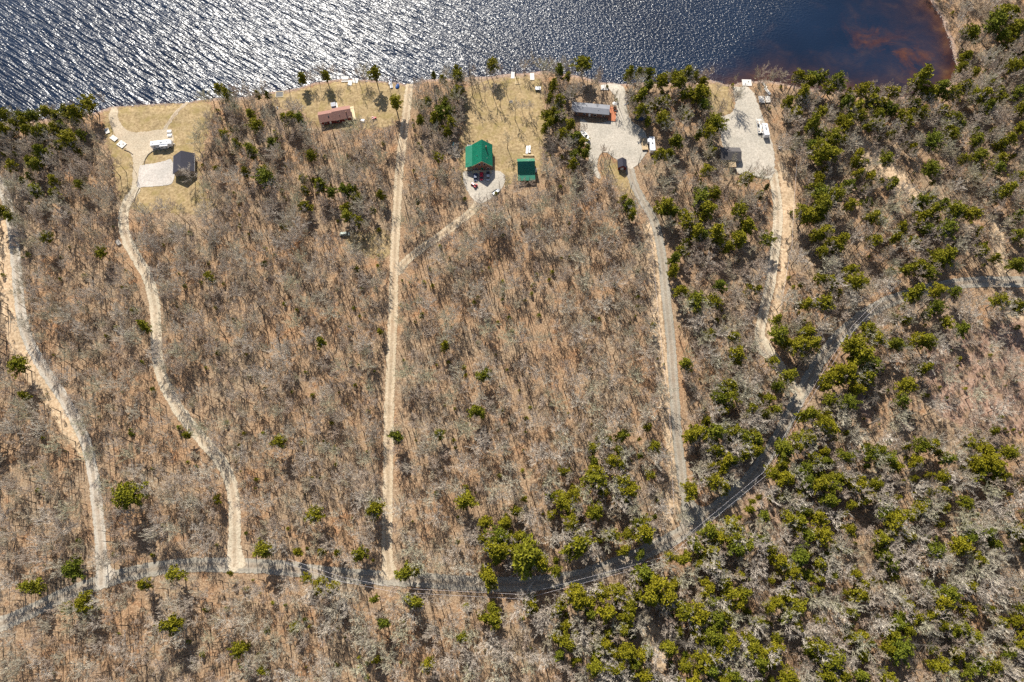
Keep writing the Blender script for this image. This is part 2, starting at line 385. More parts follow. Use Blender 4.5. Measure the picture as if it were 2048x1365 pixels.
LEV = [0]
def patch(name, mat, label, border=None, line=None, width=4.0, level=1, step=1.0, reach=1.8, extra=()):
    if border is not None: V = smooth(border, 2); lo, hi = V.min(0) - 3, V.max(0) + 3
    else: V = smooth(line, 2); lo, hi = V.min(0) - width - 6, V.max(0) + width + 6
    for q in extra: lo = np.minimum(lo, poly(q).min(0) - 3); hi = np.maximum(hi, poly(q).max(0) + 3)
    lo = np.maximum(lo, [-336, -84]); hi = np.minimum(hi, [336, 352])
    xs = np.arange(math.floor(lo[0]), hi[0], step); ys = np.arange(math.floor(lo[1]), hi[1], step)
    X, Y = np.meshgrid(xs, ys); P = np.c_[X.ravel(), Y.ravel()]
    if border is not None: e = poly_sd(P, V); lat = np.full(len(P), .22)
    else:
        d = line_dist(P, V); e = width / 2 - d; lat = d / 10.0
    for q in extra: e = np.maximum(e, poly_sd(P, smooth(poly(q), 2)))
    keep = e > -reach
    ny, nx = X.shape; K = keep.reshape(ny, nx)
    LEV[0] += 1; level = .8 + LEV[0] * .13
    cell = K[:-1, :-1] & K[1:, :-1] & K[:-1, 1:] & K[1:, 1:]
    used = np.zeros((ny, nx), bool)
    for a in (0, 1):
        for b_ in (0, 1): used[a:ny - 1 + a, b_:nx - 1 + b_] |= cell
    idx = -np.ones(ny * nx, int); u = used.ravel(); idx[u] = np.arange(u.sum())
    z = gz(P[u]) + .035 * level
    rr, cc = np.nonzero(cell); a = rr * nx + cc
    f = np.c_[idx[a], idx[a + 1], idx[a + nx + 1], idx[a + nx]]
    me = bpy.data.meshes.new(name); me.from_pydata(np.c_[P[u], z].tolist(), [], f.tolist()); me.materials.append(M[mat])
    for k, arr in (('edge', e[u]), ('lat', lat[u])):
        at = me.attributes.new(k, 'FLOAT', 'POINT'); at.data.foreach_set('value', arr.astype(np.float32))
    o = bpy.data.objects.new(name, me); COL.objects.link(o); tag(o, label, kind='structure'); return o

LAWN1 = [(205,226),(240,214),(300,209),(372,207),(418,199),(432,232),(410,290),(402,330),(408,385),(440,412),(400,440),(330,425),(275,430),(236,400),(228,330),(212,275)]
LAWN2 = [(540,190),(600,180),(640,168),(690,162),(760,165),(825,172),(822,215),(800,240),(780,262),(720,262),(660,262),(620,252),(600,215),(570,225),(545,215)]
LAWN3 = [(925,205),(935,172),(1000,158),(1085,150),(1088,200),(1092,260),(1085,320),(1078,372),(1010,370),(985,400),(940,400),(915,360),(915,290),(930,250)]
LAWN4 = [(1398,168),(1440,166),(1464,178),(1470,232),(1430,232),(1400,205)]
LAWN5 = [(1205,318),(1262,335),(1278,385),(1292,410),(1270,405),(1230,380),(1205,350)]
LAWN6 = [(690,468),(740,462),(785,462),(788,515),(740,520),(690,500)]
YARD1 = [(224,214),(238,216),(237,240),(247,256),(264,268),(300,265),(342,258),(350,270),(347,300),(306,303),(292,318),(287,338),(284,392),(262,400),(268,350),(268,315),(252,300),(236,282),(224,258),(219,235)]
APRON1 = [(281,333),(330,326),(348,317),(353,371),(320,375),(276,378)]
YARD2 = [(925,345),(985,342),(1012,348),(1008,380),(978,402),(960,412),(942,398),(928,372)]
YARD3 = [(1160,238),(1180,250),(1222,246),(1236,215),(1222,180),(1195,172),(1215,168),(1252,170),(1252,240),(1290,262),(1298,300),(1286,318),(1272,335),(1258,342),(1228,318),(1205,302),(1190,330),(1203,360),(1192,362),(1178,325),(1170,290),(1160,262)]
YARD4 = [(1464,176),(1502,174),(1522,230),(1546,290),(1550,340),(1542,362),(1500,354),(1472,350),(1448,305),(1438,265),(1432,236),(1462,232),(1470,212)]
TRAIL = [(1700,262),(1722,272),(1760,312),(1800,330),(1815,362),(1822,380),(1850,392),(1800,408),(1770,380),(1735,362),(1715,330),(1700,300)]
TRAIL2 = [(1960,420),(1985,432),(2008,460),(2010,520),(2022,560),(2004,566),(1990,545),(1982,500),(1975,450)]
TRAIL3 = [(2010,585),(2028,585),(2048,640),(2060,700),(2030,690),(2012,640)]
CUT = [(1850,700),(1930,660),(2030,640),(2090,650),(2090,870),(1980,870),(1900,850),(1850,800)]
STRIP_A = [(-10,400),(14,430),(28,470),(36,560),(40,640),(62,700),(100,760),(140,820),(172,880),(180,930),(150,900),(110,840),(70,780),(40,740),(15,680),(5,600),(-10,560)]
STRIP_E = [(1284,448),(1305,446),(1316,490),(1322,600),(1333,700),(1344,800),(1350,880),(1352,930),(1365,1000),(1345,1060),(1325,1075),(1322,1010),(1340,960),(1330,900),(1318,820),(1308,720),(1300,600),(1292,520)]
STRIP_F = [(1552,318),(1572,330),(1588,380),(1590,430),(1576,500),(1566,600),(1552,660),(1540,690),(1528,668),(1540,620),(1556,560),(1562,480),(1562,400)]
SAND1 = [(1290,1225),(1305,1245),(1330,1262),(1345,1290),(1330,1340),(1310,1345),(1295,1300),(1285,1255)]
CUT2 = [(1700,690),(1720,760),(1755,820),(1735,850),(1700,800)]
ROADS = {
 'A': ([(-25,335),(5,372),(20,420),(30,480),(38,560),(46,640),(62,690),(90,740),(125,790),(160,850),(180,900),(192,960),(200,1030),(205,1090),(207,1130),(205,1168)], 4.6),
 'B': ([(272,385),(255,408),(247,440),(254,480),(276,520),(298,555),(310,600),(314,650),(313,700),(322,750),(345,800),(380,850),(415,890),(445,925),(462,960),(470,1000),(471,1050),(470,1090),(470,1132)], 4.9),
 'C': ([(819,172),(815,215),(808,270),(800,330),(796,390),(793,440),(790,500),(788,560),(787,620),(785,680),(782,750),(779,820),(777,900),(776,980),(775,1050),(773,1090),(780,1150)], 4.2),
 'D': ([(962,392),(950,420),(920,445),(880,475),(840,500),(812,523),(796,545)], 4.2),
 'E': ([(1258,335),(1266,370),(1285,405),(1308,440),(1320,490),(1326,540),(1331,600),(1337,650),(1342,700),(1346,760),(1350,820),(1354,880),(1360,930),(1366,980),(1378,1012),(1392,1040)], 4.3),
 'F': ([(1545,345),(1552,390),(1555,430),(1553,470),(1546,520),(1540,570),(1532,600),(1522,640),(1516,680),(1526,705),(1545,725),(1570,755),(1597,790)], 4.6),
 'H': ([(-90,1290),(0,1250),(60,1225),(120,1195),(180,1172),(205,1165),(260,1148),(330,1135),(400,1129),(470,1131),(540,1133),(600,1141),(680,1151),(760,1156),(830,1160),(900,1165),(960,1169),(1030,1170),(1100,1165),(1170,1152),(1240,1128),(1300,1100),(1350,1076),(1390,1048),(1420,1026),(1470,990),(1520,935),(1560,870),(1590,808),(1612,768),(1650,702),(1700,652),(1750,615),(1820,588),(1900,570),(1960,565),(2020,566),(2100,566)], 5.6),
 'J': ([(1008,395),(990,400),(975,402)], 3),
 'P': ([(373,207),(350,232),(327,266)], 1.7),
 'T': ([(1820,385),(1870,398),(1930,415),(1968,428)], 3.5),
}
RP = {k: (poly(v[0]), v[1]) for k, v in ROADS.items()}
for k, nm, lb in (('LAWN1','lawn','dry tan lawn round the garage'),('LAWN2','lawn','dry yellow lawn round the red-brown cabin'),('LAWN3','lawn','patchy dry lawn north of the green-roofed house'),('LAWN4','lawn','small dry lawn by the water'),('LAWN5','lawn','dry grass below the little shed'),('LAWN6','lawn','yellow grass opening in the wood'),
    ('TRAIL','clearing','sandy clearing'),('TRAIL2','clearing','sandy trail cut'),('TRAIL3','clearing','narrow sandy cut'),('CUT','clearing','reddish cutover ground'),('CUT2','clearing','bare cut ground'),('STRIP_A','verge','leafy bare verge'),('STRIP_E','verge','pale bare verge'),('STRIP_F','verge','pale bare verge'),('SAND1','clearing','small sandy opening')):
    mt = 'lawn' if nm == 'lawn' else 'cut' if k.startswith('CUT') else 'sandy'
    patch(nm, mt, lb, border=poly(globals()[k]), level=1, reach=2.5)
patch('path', 'drive', 'sandy footpath to the beach', line=RP['P'][0], width=1.9)
patch('driveway', 'faint', 'faint branch lane', line=RP['D'][0], width=RP['D'][1])
patch('driveway', 'sandy', 'sandy trail', line=RP['T'][0], width=RP['T'][1])
patch('road', 'mainroad', 'grey gravel road through the wood', line=RP['H'][0], width=RP['H'][1])
patch('driveway', 'greydrive', 'leftmost gravel drive', line=RP['A'][0], width=RP['A'][1], extra=[[(198,1100),(214,1100),(222,1130),(240,1150),(195,1180),(190,1160),(200,1135)]])
patch('driveway', 'drive', 'winding pale gravel drive', line=RP['B'][0], width=RP['B'][1], extra=[YARD1, [(458,1080),(482,1080),(486,1110),(500,1138),(445,1138),(456,1110)]])
patch('driveway', 'faint', 'straight two-track lane', line=RP['C'][0], width=RP['C'][1], extra=[[(768,1115),(785,1115),(800,1150),(760,1152)]])
patch('driveway', 'asphalt', 'long grey drive', line=RP['E'][0], width=RP['E'][1], extra=[[(1362,980),(1376,985),(1392,1012),(1424,1020),(1392,1046),(1355,1066),(1362,1030)]])
patch('driveway', 'drive', 'rightmost gravel drive', line=RP['F'][0], width=RP['F'][1], extra=[[(1506,665),(1524,668),(1550,705),(1575,740),(1560,752),(1530,722),(1510,700)]])
patch('gravel_yard', 'apron', 'grey stone apron of the garage', border=poly(APRON1), step=.7)
patch('gravel_yard', 'yard', 'pale gravel yard south of the green-roofed house', border=poly(YARD2), level=2)
patch('gravel_yard', 'yard', 'pale gravel yard of the grey-roofed home', border=poly(YARD3), level=2)
patch('gravel_yard', 'yard', 'pale gravel yard near the boat ramp', border=poly(YARD4), level=2)

# ------------------------------------------------------------------ tree shapes
def bare_tree_mesh(seed, h=11.5, spread=3.6, nl=9, fine=1.0, up=.75, tr=.15, lo=.38, tw=4):
    r = random.Random(seed); T = MB(); Cn = MB()
    bend = Vector((r.uniform(-.6, .6), r.uniform(-.6, .6), 0))
    def trunk_at(t): return Vector((bend.x * t * t, bend.y * t * t, h * .82 * t))
    ks = [0, .25, .5, .75, 1]
    T.tube([trunk_at(t) for t in ks], [tr * (1.25 if t == 0 else 1 - .65 * t) for t in ks], 5)
    def twigs(p, d, L, n):
        for _ in range(n):
            e = (d * .8 + Vector((r.gauss(0, .55), r.gauss(0, .55), r.gauss(.25, .4)))).normalized()
            l = L * r.uniform(.6, 1.2)
            Cn.tube([p, p + e * l], [.035 * fine, .016], 3)
    def branch(p, d, L, rad, depth):
        q = p; dd = d.copy(); pts = [q]; rr = [rad]
        n = 3
        for i in range(n):
            dd = (dd + Vector((r.gauss(0, .18), r.gauss(0, .18), .14 * up))).normalized()
            q = q + dd * (L / n); pts.append(q); rr.append(rad * (1 - .72 * (i + 1) / n))
        Cn.tube(pts, rr, 3)
        if depth == 0:
            for i in (1, 2, 3): twigs(pts[i], dd, L * .55, tw - 1 if i < 3 else tw)
            return
        for i in (1, 1, 2, 2, 3, 3):
            a = Vector((r.gauss(0, .6), r.gauss(0, .6), r.gauss(.15, .35)))
            branch(pts[i], (dd + a).normalized(), L * r.uniform(.35, .52), rad * .45, depth - 1)
    for i in range(nl):
        t = lo + (.98 - lo) * (i + r.random() * .5) / nl
        a = i * 2.4 + r.uniform(-.4, .4)
        el = .35 + .9 * t * r.uniform(.7, 1.2)
        d = Vector((math.cos(a), math.sin(a), el)).normalized()
        branch(trunk_at(t), d, spread * (1.15 - .45 * t) * r.uniform(.8, 1.2), tr * .42, 1)
    branch(trunk_at(1), Vector((r.gauss(0, .2), r.gauss(0, .2), 1)).normalized(), h * .25, tr * .35, 1)
    return T, Cn
def needles(C, c, rad, n, r, flat=.7, sz=.5, w=.26):
    for _ in range(n):
        d = Vector((r.gauss(0, 1), r.gauss(0, 1), r.gauss(.35, .8))).normalized()
        p = c + Vector((d.x * rad, d.y * rad, d.z * rad * flat)) * r.uniform(.15, .75)
        u = d.cross(Vector((r.gauss(0, 1), r.gauss(0, 1), r.gauss(0, 1)))).normalized() * w
        t = p + Vector((d.x, d.y, d.z * flat)) * sz * r.uniform(.7, 1.3)
        n0 = len(C.v); C.v += [tuple(p - u), tuple(p + u), tuple(t)]; C.f.append((n0, n0 + 1, n0 + 2))
def pine_mesh(seed, h=13, rad=3.4, base=.38, sharp=1.25, n=34, nd=24):
    r = random.Random(seed); T = MB(); C = MB()
    T.tube([(0, 0, 0), (.1, 0, h * .35), (.05, .1, h * .7), (0, 0, h * .95)], [.24, .18, .11, .04], 6)
    asym = [r.uniform(.6, 1.3) for _ in range(6)]
    for i in range(n):
        t = (i + r.random()) / n
        z = h * (base + (1 - base) * t ** .9)
        prof = (math.sin(min(1, (1 - t) * sharp + .12) * math.pi * .5)) ** .8 * (.72 + .28 * min(1, t * 4))
        a = i * 2.39996 + r.uniform(-.3, .3)
        L = rad * prof * r.uniform(.72, 1.12) * asym[int((a % 6.283) / 6.283 * 6) % 6]
        d = Vector((math.cos(a), math.sin(a), .12 + .25 * t))
        b0 = Vector((0, 0, z)); T.tube([b0, b0 + d * L * .9], [.05, .015], 3)
        k = max(1, int(round(L / .85)))
        for j in range(k):
            f = (j + .75) / k
            side = Vector((-math.sin(a), math.cos(a), 0)) * r.uniform(-.45, .45) * L * .3
            needles(C, b0 + d * L * f + side + Vector((0, 0, r.uniform(-.1, .25))), .5 + .2 * f, nd, r)
    needles(C, Vector((0, 0, h)), .55, 26, r)
    return T, C
def spruce_mesh(seed, h=12, rad=2.1, base=.08):
    r = random.Random(seed); T = MB(); C = MB()
    T.tube([(0, 0, 0), (0, 0, h * .5), (0, 0, h)], [.18, .1, .02], 5)
    n = 58
    for i in range(n):
        t = (i + r.random()) / n; z = h * (base + (1 - base) * t)
        L = rad * (1 - t) ** .85 * r.uniform(.8, 1.15) + .15; a = i * 2.39996
        d = Vector((math.cos(a), math.sin(a), -.18)); k = max(1, int(round(L / .6)))
        for j in range(k):
            f = (j + .7) / k
            needles(C, Vector((0, 0, z)) + d * L * f, .34 + .1 * (1 - f), 14, r, .5, .42, .2)
    needles(C, Vector((0, 0, h)), .2, 8, r, 1, .5, .12)
    return T, C
def scrub_mesh(seed, h=2.6, rad=1.1):
    r = random.Random(seed); T = MB(); C = MB()
    T.tube([(0, 0, 0), (0, 0, h * .9)], [.06, .02], 3)
    for i in range(16):
        t = (i + r.random()) / 16; a = i * 2.4; L = rad * (1.05 - t) * r.uniform(.7, 1.2)
        needles(C, Vector((math.cos(a) * L * .7, math.sin(a) * L * .7, h * (.15 + .85 * t))), .38, 15, r, .6, .34, .17)
    return T, C
def bush_mesh(seed, h=2.2, rad=1.3):
    r = random.Random(seed); C = MB()
    for i in range(26):
        a = r.uniform(0, 6.283); d = Vector((math.cos(a) * r.uniform(.2, .8), math.sin(a) * r.uniform(.2, .8), 1)).normalized()
        m_ = d * h * r.uniform(.5, .9); C.tube([(0, 0, 0), tuple(m_)], [.03, .015], 3)
        for _ in range(7):
            e = (d + Vector((r.gauss(0, .5), r.gauss(0, .5), r.gauss(0, .3)))).normalized() * r.uniform(.4, .8)
            C.tube([tuple(m_ * .8), tuple(m_ * .8 + e)], [.022, .01], 3)
    return C

BARE = []
for i in range(9):
    big = i in (2, 5, 8)
    T, Cn = bare_tree_mesh(100 + i, h=[11, 12.5, 10.5, 10, 13, 10, 11, 12, 11][i], spread=[3.0, 3.3, 5.0, 2.8, 3.2, 5.2, 3.1, 2.9, 4.7][i], nl=[7, 8, 11, 7, 8, 11, 7, 8, 11][i], fine=1.3 if big else 1.0, tr=.19 if big else .18, lo=.36 if big else .5, tw=4)
    BARE.append((T.mesh('trunk', 'bark'), Cn.mesh('crown', 'twig2' if big else ('budding' if i == 6 else 'twig'))))
PINE = []
for i in range(9):
    T, Cn = pine_mesh(200 + i, h=[11, 10.5, 12, 9.5, 11, 10.5, 12.5, 10, 11.5][i], rad=[3.2, 2.8, 3.7, 2.9, 3.3, 2.6, 2.7, 3.5, 3.0][i], base=[.4, .35, .45, .3, .42, .3, .25, .5, .35][i], sharp=[1.25, 1.0, 1.5, .85, 1.3, .75, .7, 1.7, 1.0][i], n=[34, 32, 38, 36, 30, 34, 40, 26, 30][i], nd=[24, 24, 22, 26, 20, 26, 24, 22, 18][i])
    PINE.append((T.mesh('trunk', 'bark'), Cn.mesh('crown', 'pine')))
SPRU = []
for i in range(3):
    T, Cn = spruce_mesh(300 + i, h=[11, 10, 12][i], rad=[2.0, 2.3, 2.1][i]); SPRU.append((T.mesh('trunk', 'bark'), Cn.mesh('crown', 'spruce')))
SCRUB = []
for i in range(3):
    T, Cn = scrub_mesh(400 + i); SCRUB.append((T.mesh('trunk', 'bark'), Cn.mesh('crown', 'spruce' if i == 1 else 'pine')))
BUSH = [bush_mesh(500 + i).mesh('bush', 'twig') for i in range(3)]

def tree(kind, meshes, x, y, rot, sc, label, cat, group):
    o = bpy.data.objects.new(kind, None); COL.objects.link(o); o.location = (x, y, zat(x, y) - .05); o.rotation_euler = (rng.uniform(-.06, .06), rng.uniform(-.06, .06), rot); el_ = rng.uniform(.86, 1.16); o.scale = (sc * el_, sc / el_, sc ** .6 * rng.uniform(.9, 1.12))
    tag(o, label, cat, group)
    for nm, me in zip(('trunk', 'crown'), meshes):
        c = bpy.data.objects.new(nm, me); COL.objects.link(c); c.parent = o
    return o

def scatter_object(name, pts, variants, label):
    """ONE mesh of points whose nodes set a whole tree on every point"""
    if not len(pts): return
    me = bpy.data.meshes.new(name); me.from_pydata([(p[0], p[1], p[2]) for p in pts], [], [])
    for k, c in (('rz', 3), ('sc', 4)):
        at = me.attributes.new(k, 'FLOAT', 'POINT'); at.data.foreach_set('value', np.array([p[c] for p in pts], np.float32))
    at = me.attributes.new('el', 'FLOAT', 'POINT'); at.data.foreach_set('value', nrg.uniform(.78, 1.28, len(pts)).astype(np.float32))
    at = me.attributes.new('vi', 'INT', 'POINT'); at.data.foreach_set('value', np.array([p[5] for p in pts], np.int32))
    o = bpy.data.objects.new(name, me); COL.objects.link(o)
    ng = bpy.data.node_groups.new(name, 'GeometryNodeTree')
    ng.interface.new_socket('Geometry', in_out='INPUT', socket_type='NodeSocketGeometry'); ng.interface.new_socket('Geometry', in_out='OUTPUT', socket_type='NodeSocketGeometry')
    n = ng.nodes; l = ng.links
    gi = n.new('NodeGroupInput'); go = n.new('NodeGroupOutput'); iop = n.new('GeometryNodeInstanceOnPoints'); jn = n.new('GeometryNodeJoinGeometry')
    for objs in reversed(variants):
        g2i = n.new('GeometryNodeGeometryToInstance')
        for ob in objs:
            oi = n.new('GeometryNodeObjectInfo'); oi.transform_space = 'ORIGINAL'; oi.inputs['Object'].default_value = ob
            l.new(oi.outputs['Geometry'], g2i.inputs[0])
        l.new(g2i.outputs[0], jn.inputs[0])
    l.new(gi.outputs[0], iop.inputs['Points']); l.new(jn.outputs[0], iop.inputs['Instance']); iop.inputs['Pick Instance'].default_value = True
    def named(nm, ty):
        q = n.new('GeometryNodeInputNamedAttribute'); q.data_type = ty; q.inputs['Name'].default_value = nm; return q.outputs[0]
    l.new(named('vi', 'INT'), iop.inputs['Instance Index'])
    cx = n.new('ShaderNodeCombineXYZ'); l.new(named('rz', 'FLOAT'), cx.inputs['Z'])
    l.new(cx.outputs[0], iop.inputs['Rotation']); cs = n.new('ShaderNodeCombineXYZ'); pw = n.new('ShaderNodeMath'); pw.operation = 'POWER'; pw.inputs[1].default_value = .6
    q_ = named('sc', 'FLOAT'); l.new(q_, cs.inputs[0]); e_ = n.new('ShaderNodeMath'); e_.operation = 'MULTIPLY'; l.new(q_, e_.inputs[0]); l.new(named('el', 'FLOAT'), e_.inputs[1]); l.new(e_.outputs[0], cs.inputs[1]); l.new(q_, pw.inputs[0]); l.new(pw.outputs[0], cs.inputs[2]); l.new(cs.outputs[0], iop.inputs['Scale']); l.new(iop.outputs[0], go.inputs[0])
    md = o.modifiers.new('trees', 'NODES'); md.node_group = ng
    tag(o, label, kind='stuff'); return o

# ------------------------------------------------------------------ where trees may stand
OPEN = [poly(p) for p in (LAWN1, LAWN2, LAWN3, LAWN4, LAWN5, YARD1, APRON1, YARD2, YARD3, YARD4)]
THIN = [(poly(STRIP_A), .12), (poly(STRIP_E), .03), (poly(STRIP_F), .08), (poly(TRAIL), .06), (poly(TRAIL2), .08), (poly(TRAIL3), .1), (poly(CUT), .16), (poly(LAWN6), .1), (poly(SAND1), .1), (poly(CUT2), .2),
    (poly([(560,1150),(760,1168),(1040,1180),(1180,1160),(1320,1105),(1330,1125),(1180,1182),(1050,1202),(790,1190),(560,1162)]), .25),
    (poly([(1400,1040),(1520,950),(1600,820),(1700,670),(1715,680),(1640,800),(1580,880),(1540,960),(1430,1055)]), .3),
    (poly([(1640,700),(1860,700),(2048,700),(2048,880),(1900,900),(1720,860),(1650,780)]), .5),
    (poly([(1420,1040),(1560,980),(1620,1100),(1500,1130)]), .45)]
def blocked(P, extra=0.0):
    b = ~inside(P, LAND) | (line_dist(P, shore) < 1.0)
    for k, (L, w) in RP.items():
        b |= line_dist(P, smooth(L, 1)) < w / 2 + dict(A=1.3, B=1.3, C=1.7, D=1.5, E=1.6, F=2.3, H=2.4, J=.5, P=.3, T=1.5)[k] + extra
    for V in OPEN: b |= inside(P, V)
    return b
KEEP = []      # building footprints etc. (px,py,radius m) filled here so no tree stands in them
for a in ((369,345,9),(323,293,7),(680,240,10),(965,322,10),(1050,350,7),(1182,228,12),(1243,333,5),(1302,296,10),(1460,318,11),(1528,262,9),(1490,172,5),(1530,190,5),(691,472,5),(1288,296,8),(230,280,5),(216,266,4),(246,292,4)): KEEP.append((*G(a[0], a[1]), a[2]))
def clear_of(P):
    m = np.ones(len(P), bool)
    for x, y, r_ in KEEP: m &= np.hypot(P[:, 0] - x, P[:, 1] - y) > r_
    return m
class Cells:
    def __init__(s, c): s.c = c; s.d = {}
    def near(s, x, y, r):
        k = int(math.ceil(r / s.c)); i, j = int(x // s.c), int(y // s.c)
        for a in range(i - k, i + k + 1):
            for b_ in range(j - k, j + k + 1):
                for q in s.d.get((a, b_), ()):
                    if (q[0] - x) ** 2 + (q[1] - y) ** 2 < r * r: return True
        return False
    def add(s, x, y): s.d.setdefault((int(x // s.c), int(y // s.c)), []).append((x, y))

# evergreens seen one by one in the photograph: (px, py, crown width px)
EG = '''15,238,26 45,240,24 70,214,26 92,224,26 112,230,24 132,224,24 152,226,26 180,208,36 10,257,30 32,250,22 62,264,24 78,270,22 92,264,20 108,277,18 142,282,18 55,250,20 72,325,30 85,306,26 60,322,22 95,350,22 108,361,22 20,331,16 165,373,18 100,480,26 6,420,24 20,432,22 205,508,26 62,622,18 270,622,18 288,655,20 170,672,20 145,650,14 42,732,36 418,555,22 55,795,18 60,836,12 258,995,54 435,1000,16 378,873,14 478,875,12 265,870,14 66,1173,38 152,1138,38 353,1150,34 290,1172,22 140,1212,26 75,1242,16 68,1256,18 352,1250,42 487,1295,30 462,1147,12
598,1105,18 645,1105,18 630,1030,38 785,1085,22 615,1155,24 642,1162,28 668,1173,30 640,1182,26 535,1265,20 588,1255,20 525,1340,22 750,1200,18 770,1246,26 830,1206,34 925,1278,28 970,1080,24 975,1155,36 985,1215,28 965,1234,20 858,1332,26 750,1320,18 775,1300,18 810,1145,36 838,1140,26
1010,1045,26 1055,1112,60 1082,1125,34 1035,1125,34 1155,1092,50 1110,1142,26 1255,1070,26 1290,1070,36 1250,1100,26 1280,1105,20 1060,1210,32 1090,1245,18 1180,1232,24 1215,1225,40 1150,1195,44 1172,1202,36 1200,1188,40 1235,1185,36 1270,1165,30 1285,1148,36 1310,1172,46 1332,1192,44 1300,1202,40 1260,1215,34 1350,1165,24 1392,1090,30 1420,1065,34 1442,1076,34 1425,1102,30 1430,1132,24 1415,1180,36 1450,1165,26 1462,1192,36 1487,1190,30 1370,1222,40 1400,1232,42 1430,1240,34 1420,1275,40 1405,1322,44 1425,1342,38 1340,1300,30 1280,1312,28 1120,1310,24 1150,1322,20 1130,1250,26 1115,1277,28
1255,412,26 1262,432,24 1245,404,20 1330,410,34 1346,422,28 1372,440,36 1386,455,24 1400,398,40 1412,420,36 1426,394,26 1390,470,28 1406,472,26 1430,470,30 1440,490,26 1470,430,32 1495,450,30 1415,491,22 1456,492,24 1476,484,32 1535,480,32 1365,503,22 1345,522,20 1342,546,20 1500,577,20 1516,580,20 1388,605,40 1425,606,32 1305,655,13 1420,672,20 1465,674,24 1475,712,32 1370,728,28 1545,725,28 1555,672,38 1595,692,38 1620,690,34 1550,640,22 1645,612,38 1610,436,34 1640,416,38 1645,466,34 1630,476,28 1680,484,30 1676,500,24 1675,441,16 1640,312,44 1662,310,34 1710,330,22 1700,370,24 1640,390,34 1670,396,34 1605,426,32 1855,405,24 1862,425,28 1850,465,24 1955,465,20 1971,476,14 1995,340,28 1975,336,24 1885,346,20 2005,386,28 2030,356,22 2026,437,20 2035,472,28 1840,530,32 1870,520,32 1895,510,34 1855,550,28 1985,521,22 2035,530,32
1830,590,30 1870,582,32 1910,586,24 1805,615,20 1895,646,28 1925,656,26 1995,602,32 2035,616,32 1730,660,36 1700,700,46 1722,712,38 1750,682,38 1752,730,30 1790,690,30 1855,680,34 1695,740,40 1672,746,36 1732,752,34 1575,755,34 1805,776,34 1850,737,22 1655,800,28 1690,810,34 1800,806,28 2000,30,38 2030,62,34 1985,52,40 1942,66,28 1925,135,24 1935,110,22
1258,150,20 1278,146,20 1297,152,22 1330,155,24 1346,161,22 1376,148,26 1388,158,20 1300,172,20 1270,172,18 1285,190,26 1321,205,26 1345,215,16 1380,186,26 1396,192,24 1268,206,16 1355,281,24 1346,290,18 1372,240,22 1405,215,24 1600,155,30 1620,165,30 1645,160,30 1670,165,34 1655,180,30 1690,205,26 1720,185,30 1745,200,30 1770,215,24 1715,215,30 1800,235,26 1835,165,36 1860,190,30 1880,180,34 1900,190,30 1815,245,24 1840,230,24 1970,190,30 1975,215,26 2000,200,28 1895,275,24 1640,225,30 1620,255,26 1590,230,26 1605,190,26 1575,205,22
1105,176,16 1100,200,18 1106,226,22 1100,248,22 1112,238,20 1091,263,18 1122,272,24 1165,287,26 1158,302,20 1150,318,20 1146,330,20 1120,145,18 1133,190,12 452,275,22 475,290,20 502,306,24 430,170,22 442,182,24 457,192,22 486,180,20 495,350,18 530,350,20 580,232,28 600,239,24 568,236,20 552,270,20 645,316,18 875,316,24 892,210,24 880,226,28 868,240,22 900,246,24 842,246,18 862,262,16 896,270,18 913,183,24 620,376,18 640,370,24 662,384,22 690,380,24 702,375,24 716,396,24 750,386,18 612,386,18 665,440,12 715,541,14 812,480,14 842,480,12 560,576,18 530,531,12 845,655,14 738,685,16 890,693,18 878,868,24 930,1006,42 747,1018,34 1245,870,24 1240,905,22 1245,965,36 1300,950,22 1218,880,18 1250,1000,22 1380,980,36 1425,960,38 1445,975,26 1380,870,26 1400,865,36 1430,862,34 1465,865,28 1512,880,26 1450,920,28 1530,830,24 1500,820,26 1372,845,22 1378,905,18 1620,830,34 1640,850,38 1600,880,38 1570,900,36 1630,920,32 1610,935,28 1565,955,34 1545,950,28 1640,970,34 1660,975,34 1660,1000,30 1530,1030,26 1600,1040,30 1575,1035,30 1540,1100,30 1560,1120,30 1600,1115,34 1640,1125,28'''
# tall specimens standing apart: (px,py of the crown, crown width px, kind)
TALL = [(607,152,18,'s'),(651,152,20,'p'),(750,150,26,'p'),(515,168,11,'s'),(775,142,10,'s'),(791,150,11,'s'),(790,206,27,'p'),(792,265,17,'s'),(868,155,11,'s'),(885,160,17,'p'),(940,135,18,'s'),(983,124,24,'p'),(1166,116,34,'p'),(1221,318,19,'s'),(905,160,8,'s'),(575,172,8,'s'),(1404,392,26,'s'),(645,316,15,'s')]
def mpp(px, py, z=8):
    a = G(px, py, z); b_ = G(px + 10, py, z); return abs(b_[0] - a[0]) / 10

